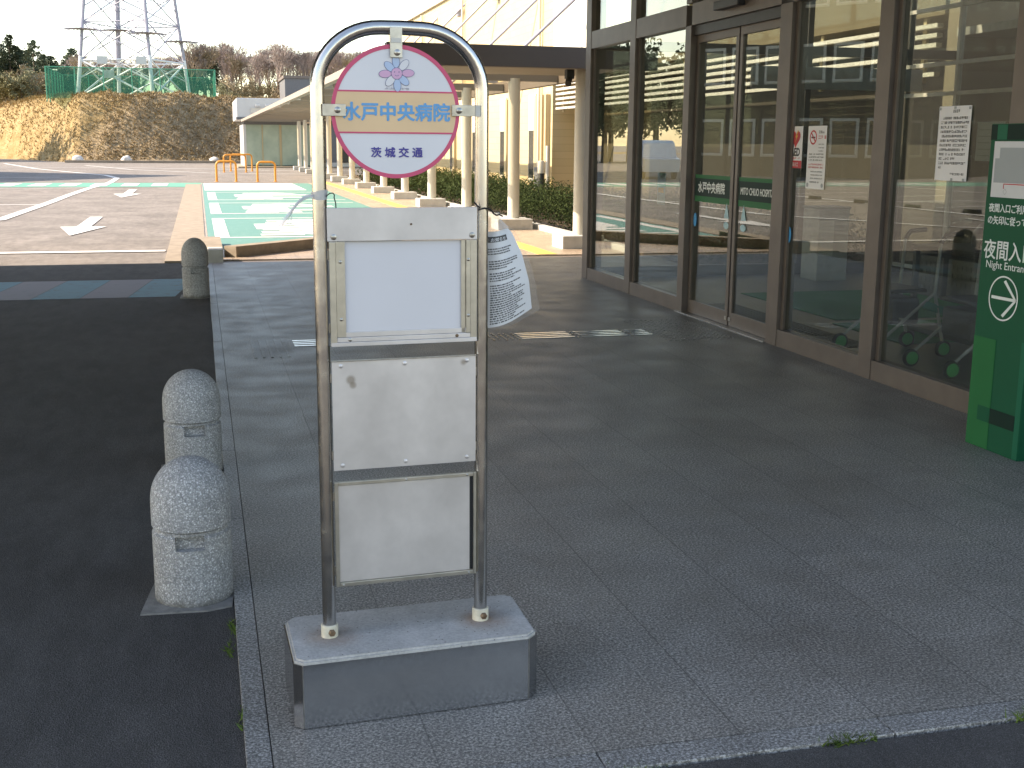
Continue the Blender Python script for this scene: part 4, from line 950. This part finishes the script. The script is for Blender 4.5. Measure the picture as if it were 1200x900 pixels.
# clamps
def clamp(x0, x1, z0, z1, bx, bz):
    c = MB().box(x0, -.0215, z0, x1, -.0185, z1, .0008).build('clamp', 'steel_dull', BS)
    bt = MB().lathe([(.0085, 0), (.0085, .003), (.004, .0055), (0, .006)], n=16); xf(bt, Matrix.Translation((bx, -.0215, bz)) @ Matrix.Rotation(R(90), 4, 'X')); bt.build('bolt', 'steel_dull', c, True)
clamp(.010, .072, 1.668, 1.699, .05, 1.684); clamp(.362, .440, 1.672, 1.702, .382, 1.687); clamp(.193, .226, 1.822, 1.90, .212, 1.835)
MB().box(.428, -.0245, 1.672, .4415, -.0218, 1.702).build('clamp_tab', 'white_frame', BS); MB().box(.196, -.0245, 1.86, .223, -.0218, 1.872).build('clamp_tab', 'white_frame', BS)
# boards
def scr(x, y, z, par, rad=.0055, mt='steel_dull'):
    bt = MB().lathe([(rad, 0), (rad, .0015), (rad*.5, .003), (0, .0032)], n=14); xf(bt, Matrix.Translation((x, y, z)) @ Matrix.Rotation(R(90), 4, 'X')); return bt.build('screw', mt, par, True)
B = MB()
hd = MB().box(.015, -.024, 1.338, .433, -.012, 1.427, .001).build('header_board', 'alu', BS)
for x in (.032, .418): scr(x, -.0242, 1.350, hd, .008)
scr(.245, -.0242, 1.382, hd, .003, 'rust')
nf = MB().box(.020, -.014, 1.05, .432, -.004, 1.336).build('notice_board', 'panel_white', BS)
for x0, x1, y0, z0, z1 in ((.019, .036, -.024, 1.050, 1.337), (.0365, .062, -.020, 1.075, 1.337), (.388, .401, -.019, 1.075, 1.337), (.4015, .414, -.024, 1.075, 1.337), (.4145, .433, -.022, 1.052, 1.337)):
    fr = MB().box(x0, y0, z0, x1, -.0135, z1, .0012).build('frame_rail', 'alu_rail', nf)
    if x1-x0 > .015 and x0 != .019 and x0 < .41:
        for z in (1.282, 1.125): scr((x0+x1)/2, y0-.0002, z, fr, .0045)
for z in (1.282, 1.125): scr(.4075, -.0242, z, nf, .0045)
for k, (z0, z1, y0) in enumerate(((1.050, 1.0615, -.0242), (1.062, 1.0745, -.0215), (1.075, 1.089, -.019))):
    fr = MB().box(.0365 if k else .0195, y0, z0, .4140 if k else .4325, -.0136, z1, .001).build('frame_rail', 'alu', nf)
for x in (.072, .375): scr(x, -.0205, 1.068, nf, .005, 'rust' if x > .3 else 'steel_dull')
def panel(z0, z1, nm):
    p = MB().box(.020, -.018, z0, .4315, -.012, z1, .0012).build(nm, 'alu', BS)
    return p
p2 = panel(.697, 1.007, 'lower_panel')
MB().box(.018, -.0215, 1.0072, .4325, -.010, 1.0105, .0006).build('panel_lip', 'steel_dull', p2)
for x in (.045, .225, .405):
    for z in (.712, .995): scr(x, -.0182, z, p2, .006, 'alu')
p3 = MB().box(.030, -.016, .368, .414, -.010, .652, .001).build('lower_panel', 'alu', BS)
for x0, z0, x1, z1 in ((.020, .355, .0305, .664), (.4245, .355, .433, .664), (.031, .6535, .424, .664), (.031, .355, .424, .3665)):
    MB().box(x0, -.0215, z0, x1, -.010, z1, .001).build('panel_frame', 'alu_rail', p3)
MB().box(.4142, -.014, .368, .4244, -.011, .652).build('panel_gap', 'dark_gap', p3)  # solid dark strip stands in for the shade inside the gap
for x, z in ((.04, .360), (.225, .659), (.405, .659), (.41, .360)): scr(x, -.0217, z, p3, .0035)
for z in (.40, .62, .74, .96, 1.10, 1.30, 1.39):
    for x in (.0185, .4335): MB().box(x-.003, -.010, z-.012, x+.003, .004, z+.012).build('mounting_lug', 'steel_dull', BS)
# plastic tie and twine, left pole
t = thing('plastic_tie', 'cloudy plastic strap wound round the left pole with a frayed tail hanging out', 'strap', (.310, 3.267, 0), R(2.9))
for k in range(3):
    m = MB()
    for j in range(24):
        a0, a1 = 2*math.pi*j/24, 2*math.pi*(j+1)/24; rr = .0208+.0008*k
        P_ = lambda a, z: (rr*math.cos(a), rr*math.sin(a), z+.004*math.sin(a+k))
        m.poly([P_(a0, 1.452+k*.005), P_(a1, 1.452+k*.005), P_(a1, 1.462+k*.005), P_(a0, 1.462+k*.005)])
    m.build('strap_loop', 'tie', t)
for k in range(4):
    m = MB(); rr = random.Random(k); pts = []
    P0, P1, P2, P3 = Vector((-.019, -.012, 1.458)), Vector((-.050, -.03, 1.475-.006*k)), Vector((-.07-.004*k, -.035, 1.43)), Vector((-.118+.012*k, -.04, 1.378+.004*k))
    N = 16; prev = None
    for j in range(N+1):
        s = j/N; p = P0*(1-s)**3+P1*3*s*(1-s)**2+P2*3*s*s*(1-s)+P3*s**3; tw = 3.0*s+k; wd = .0035
        o_ = Vector((math.cos(tw)*wd*.6, math.sin(tw)*wd, .8*wd)); cur = (m.bm.verts.new(p-o_), m.bm.verts.new(p+o_))
        if prev: m.bm.faces.new((prev[0], prev[1], cur[1], cur[0]))
        prev = cur
    m.build('strap_tail', 'tie', t)
def twine(name, pts, lb, cat='string', rad=.0016):
    o = MB().tube([Vector(p) for p in pts], rad, 7).build(name, 'twine', None, True); o.location = (.310, 3.267, 0); o.rotation_euler = (0, 0, R(2.9)); return tag(o, lb, cat)
twine('twine', [(.015, -.018, 1.458), (.024, -.022, 1.466), (.033, -.022, 1.467), (.037, -.021, 1.462), (.036, -.022, 1.455), (.040, -.022, 1.44), (.041, -.018, 1.425)], 'short black twine running from the left pole to the top of the header board')
wires = [(PW+.0215*math.cos(a), -.0215*math.sin(a)*-1, 1.424+.002*math.sin(a*3)) for a in (R(-200+k*20) for k in range(12))]
twine('twine', [(.424, -.026, 1.440), (.433, -.025, 1.430), (.440, -.024, 1.426), (.436, -.026, 1.418), (.446, -.024, 1.422), (.458, -.024, 1.424), (.472, -.020, 1.420), (.484, -.012, 1.408), (.497, 0, 1.402), (.507, .01, 1.404), (.518, .012, 1.398)], 'black twine knotted round the right pole holding up the plastic sleeve', rad=.0024)
# hanging notice in a plastic sleeve
t = thing('hanging_notice', 'printed paper notice in a gathered plastic sleeve hanging behind the right pole', 'notice', (.310, 3.267, 0), R(2.9))
def interp(tab, s):
    for (a, va), (b, vb) in zip(tab, tab[1:]):
        if s <= b: return va+(vb-va)*(s-a)/(b-a)
    return tab[-1][1]
def SF(s, tt, off=0, sl=0):  # s down 0..1, tt across 0..1
    ur = interp([(0, .512), (.08, .520), (.2, .557), (.42, .590), (.7, .614), (1, .626)], s)+sl*(.3+.7*s); ul = interp([(0, .488), (.1, .47), (.25, .44), (1, .425)], s)-sl*.3
    u = ul+(ur-ul)*tt; z = 1.408-s*.332+.040*tt**2*s-.006*math.sin(tt*5)*s
    v = .045-.045*math.sin(math.pi*tt)*min(1, .3+s)+.02*s+off+.006*math.sin(9*tt)*(1-s)
    return Vector((u, v, z))
def patch(s0, s1, t0, t1, off, mat, nm, ns=14, nt=14, sl=0, par=t):
    m = MB(); g_ = [[m.bm.verts.new(SF(s0+(s1-s0)*i/ns, t0+(t1-t0)*j/nt, off, sl)) for j in range(nt+1)] for i in range(ns+1)]
    for i in range(ns):
        for j in range(nt): m.bm.faces.new((g_[i][j], g_[i][j+1], g_[i+1][j+1], g_[i+1][j]))
    return m.build(nm, mat, par, 'all')
pp = patch(.16, .985, .0, 1, 0, 'paper', 'paper', 24, 16)
patch(.0, 1.0, .0, 1.0, -.006, 'sleeve', 'sleeve_front', 26, 16, .022)
patch(.0, .15, .0, 1.0, -.009, 'sleeve_top', 'sleeve_gather', 8, 16, .010)
patch(.205, .255, .0, .80, -.0012, 'black_ink', 'title_bar', 2, 14, par=pp)
def map_text(tx, s0, t0, sc_s, sc_t, off, mat, nm):
    for v in tx.bm.verts: x, y = v.co.x, v.co.y; v.co = SF(s0-y*sc_s, t0+x*sc_t, off)
    return tx.build(nm, mat, pp)
map_text(text_mb("お知らせ", .1, .002, None, 'LEFT', .0), .247, .36, .36, 1.02, -.0022, 'paper', 'title')
rr = random.Random(21); m = MB()
s = .285
blk = [2, 3, 0, 1, 4, 0, 2, 1, 2, 0, 4, 1, 0, 0, 3]
while s < .95:
    if rr.random() < .17: s += .022; continue
    x = .30; x1 = rr.uniform(.62, .93)
    while x < x1:
        w_ = rr.uniform(.012, .05)
        g_ = [m.bm.verts.new(SF(a, b, -.0014)) for a, b in ((s, x), (s, x+w_), (s+.0105, x+w_), (s+.0105, x))]; m.bm.faces.new(g_); x += w_+rr.uniform(.006, .016)
    s += .0205
m.build('print', 'black_ink', pp)

# ---------------------------------------------------------------- weeds in the joints
for i, (x, y, n, s, lb) in enumerate(((.047, 3.90, 30, .03, 'small green weed in the kerb joint below the nearest bollard'), (.055, 3.25, 26, .028, 'yellow green weed in the kerb joint left of the concrete base'), (.03, 3.72, 34, .022, 'mossy strip in the kerb joint between the bollard pad and the base'), (1.66, 2.70, 110, .034, 'bright green weed tuft at the front edge of the paving, lower right'), (2.30, 2.70, 320, .045, 'dark mossy clump at the front edge of the paving by the right edge'), (1.02, 2.70, 70, .022, 'thin green moss at the front edge of the paving near the bottom middle'))):
    m = MB(); rr = random.Random(i)
    for k in range(n):
        p = Vector((rr.gauss(0, .006 if x < .1 else .045), rr.gauss(0, .035 if x < .1 else .008), 0)); a = rr.uniform(0, 6.28); d = Vector((math.cos(a), math.sin(a), 0))
        m.bm.faces.new([m.bm.verts.new(p-d*s*.15), m.bm.verts.new(p+d.orthogonal()*s*.12), m.bm.verts.new(p+d*s*rr.uniform(.3, .9)+Vector((0, 0, s*rr.uniform(.3, 1))))])
    o = m.build('weed_tuft', 'weed'); o.location = (x, y, -.012); tag(o, lb, 'weed', 'weeds in the joints')

# ---------------------------------------------------------------- car park to the left, seen in the glass
t = thing('parked_van', 'white minivan parked in the car park, seen mirrored in the entrance glass', 'van', (-12.9, 57, -.03), R(100))
prof = [(-2.3, .35), (-2.35, .95), (-1.6, 1.05), (-.95, 1.72), (-.4, 1.85), (2.0, 1.85), (2.28, 1.25), (2.32, .35)]
MB().prism(prof, -.85, .85, lambda a, b, h: (a, h, b)).build('body', 'white_van', t)
for s in (-.853, .843):
    for x0, x1 in ((-.95, -.05), (.05, .95), (1.05, 1.9)): MB().prism([(x0-.2 if x0 < -.5 else x0, 1.12), (x1, 1.12), (x1, 1.7), (x0, 1.7)], s, s+.01, lambda a, b, h: (a, h, b)).build('window', 'glass_dark', t)
    for x in (-1.45, 1.45):
        wl = MB().lathe([(0, -.1), (.30, -.1), (.32, -.06), (.32, .06), (.3, .1), (0, .1)], n=24); xf(wl, Matrix.Translation((x, .78 if s > 0 else -.78, .32)) @ Matrix.Rotation(R(90), 4, 'X')); wl.build('wheel', 'tyre', t, True)
MB().box(2.27, -.7, 1.15, 2.31, .7, 1.68, 0).build('rear_window', 'glass_dark', t); MB().box(2.30, -.8, .75, 2.34, -.62, 1.1).build('tail_light', 'red', t); MB().box(2.30, .62, .75, 2.34, .8, 1.1).build('tail_light', 'red', t)
MB().prism([(-1.62, 1.08), (-1.0, 1.70)], 0, 0) if False else None
for i in range(5):
    o = MB().prism([(-.3, 0), (.3, 0), (.27, .1), (-.27, .1)], -.07, .07, lambda a, b, h: (a, h, b)).build('wheel_stop', 'black'); o.location = (-9.75+.05*i, 26.5+i*2.6, -.03); o.rotation_euler = (0, 0, R(90))
    tag(o, 'low black rubber wheel stop on the white bay line of the car park left of the lane', 'wheel stop', 'wheel stops in the car park')
m = MB(); line(m, [(-10.4, 42), (-8.9, 21)], .2, -.014)
for k in range(7): line(m, [(-10.4+.0, 41-3.0*k), (-15.5, 42-3.0*k)], .13, -.0125)
line(m, [(-18, 20), (-19, 60)], .2, -.0145); struct(m.build('bay_line', 'white_line'))
t = thing('clinic_block', 'dark brown block left of the car park that throws the long shadow over the road', 'building', (-17.7, 64.6, -.03), math.atan2(.57, -.82))
MB().box(0, 0, 0, 22, 13, 12).build('wall', 'brown_and_shade', t); MB().box(-.2, -.2, 12, 22.2, 13.2, 12.3).build('roof', 'fascia', t)
for fl in range(3):
    for k in range(6):
        MB().box(-.04, .85+k*2, 1.05+fl*3.8, -.001, 2.45+k*2, 3.05+fl*3.8).build('window_surround', 'white_frame', t); w_ = MB().box(-.05, 1+k*2, 1.2+fl*3.8, .0-.002, 2.3+k*2, 2.9+fl*3.8).build('window', 'glass_dark', t); MB().box(-.12, .9+k*2, 1.1+fl*3.8, -.052, 2.4+k*2, 1.2+fl*3.8).build('sill', 'white_frame', w_)
for i in range(22):
    x, y = (rnd.uniform(-75, -30), rnd.uniform(30, 60)) if i < 12 else (-23.5-(i-12)*2.6, rnd.uniform(98, 112))
    k = ('bare', 'bush', 'round')[i % 3] if i < 12 else 'round'; o = plant(k, x, y, {'bare': 8, 'bush': 3.2, 'round': 6.5 if i < 12 else 12}[k], i % 4 if k != 'round' else i % 2)
    o['label'] = {'bare': 'leafless tree beyond the left side of the car park', 'bush': 'low bush beyond the left side of the car park', 'round': 'rounded evergreen beyond the left side of the car park'}[k]; o['group'] = 'planting left of the car park'

# labels that place each far tree
def pxof(o):
    v = M.inverted() @ o.location; return 600-1400*v.x/v.z
bands = [(-999, 57, 'at the far left, outside the green fence'), (57, 106, 'behind the left end of the green fence'), (106, 182, 'seen through the pylon legs'), (182, 256, 'behind the right end of the green fence'), (256, 300, 'just right of the green fence'), (300, 358, 'above the shelter building roof'), (358, 404, 'between the left pole and the disc'), (404, 9999, 'hidden partly by the disc')]
ordn = ['first', 'second', 'third', 'fourth', 'fifth', 'sixth', 'seventh', 'eighth', 'ninth', 'tenth', 'eleventh', 'twelfth', 'thirteenth', 'fourteenth', 'fifteenth', 'sixteenth', 'seventeenth', 'eighteenth', 'nineteenth', 'twentieth']
for g_, nm_ in ((TG['bare'], 'leafless tree'), (TG['conifer'], 'dark conifer'), (TG['bush'], 'scrub bush')):
    obs = [o for o in bpy.data.objects if o.get('group') == g_ and o.parent is None]
    for a, b, ph in bands:
        sel = sorted([o for o in obs if a <= pxof(o) < b], key=pxof)
        for i, o in enumerate(sel): o['label'] = ordn[min(i, 19)]+' '+nm_+' from the left, '+ph
for k in ('leafless tree', 'rounded evergreen', 'low bush'):
    obs = sorted([o for o in bpy.data.objects if o.parent is None and str(o.get('label', '')).startswith(k+' beyond')], key=lambda o: o.location.x)
    for i, o in enumerate(obs): o['label'] = ordn[min(i, 19)]+' '+k+' from the far side, beyond the left of the car park'
for i, o in enumerate([o for o in bpy.data.objects if o.name.startswith('wheel_stop')]): o['label'] = ordn[i]+' low black wheel stop on the white bay line, counted from the entrance'
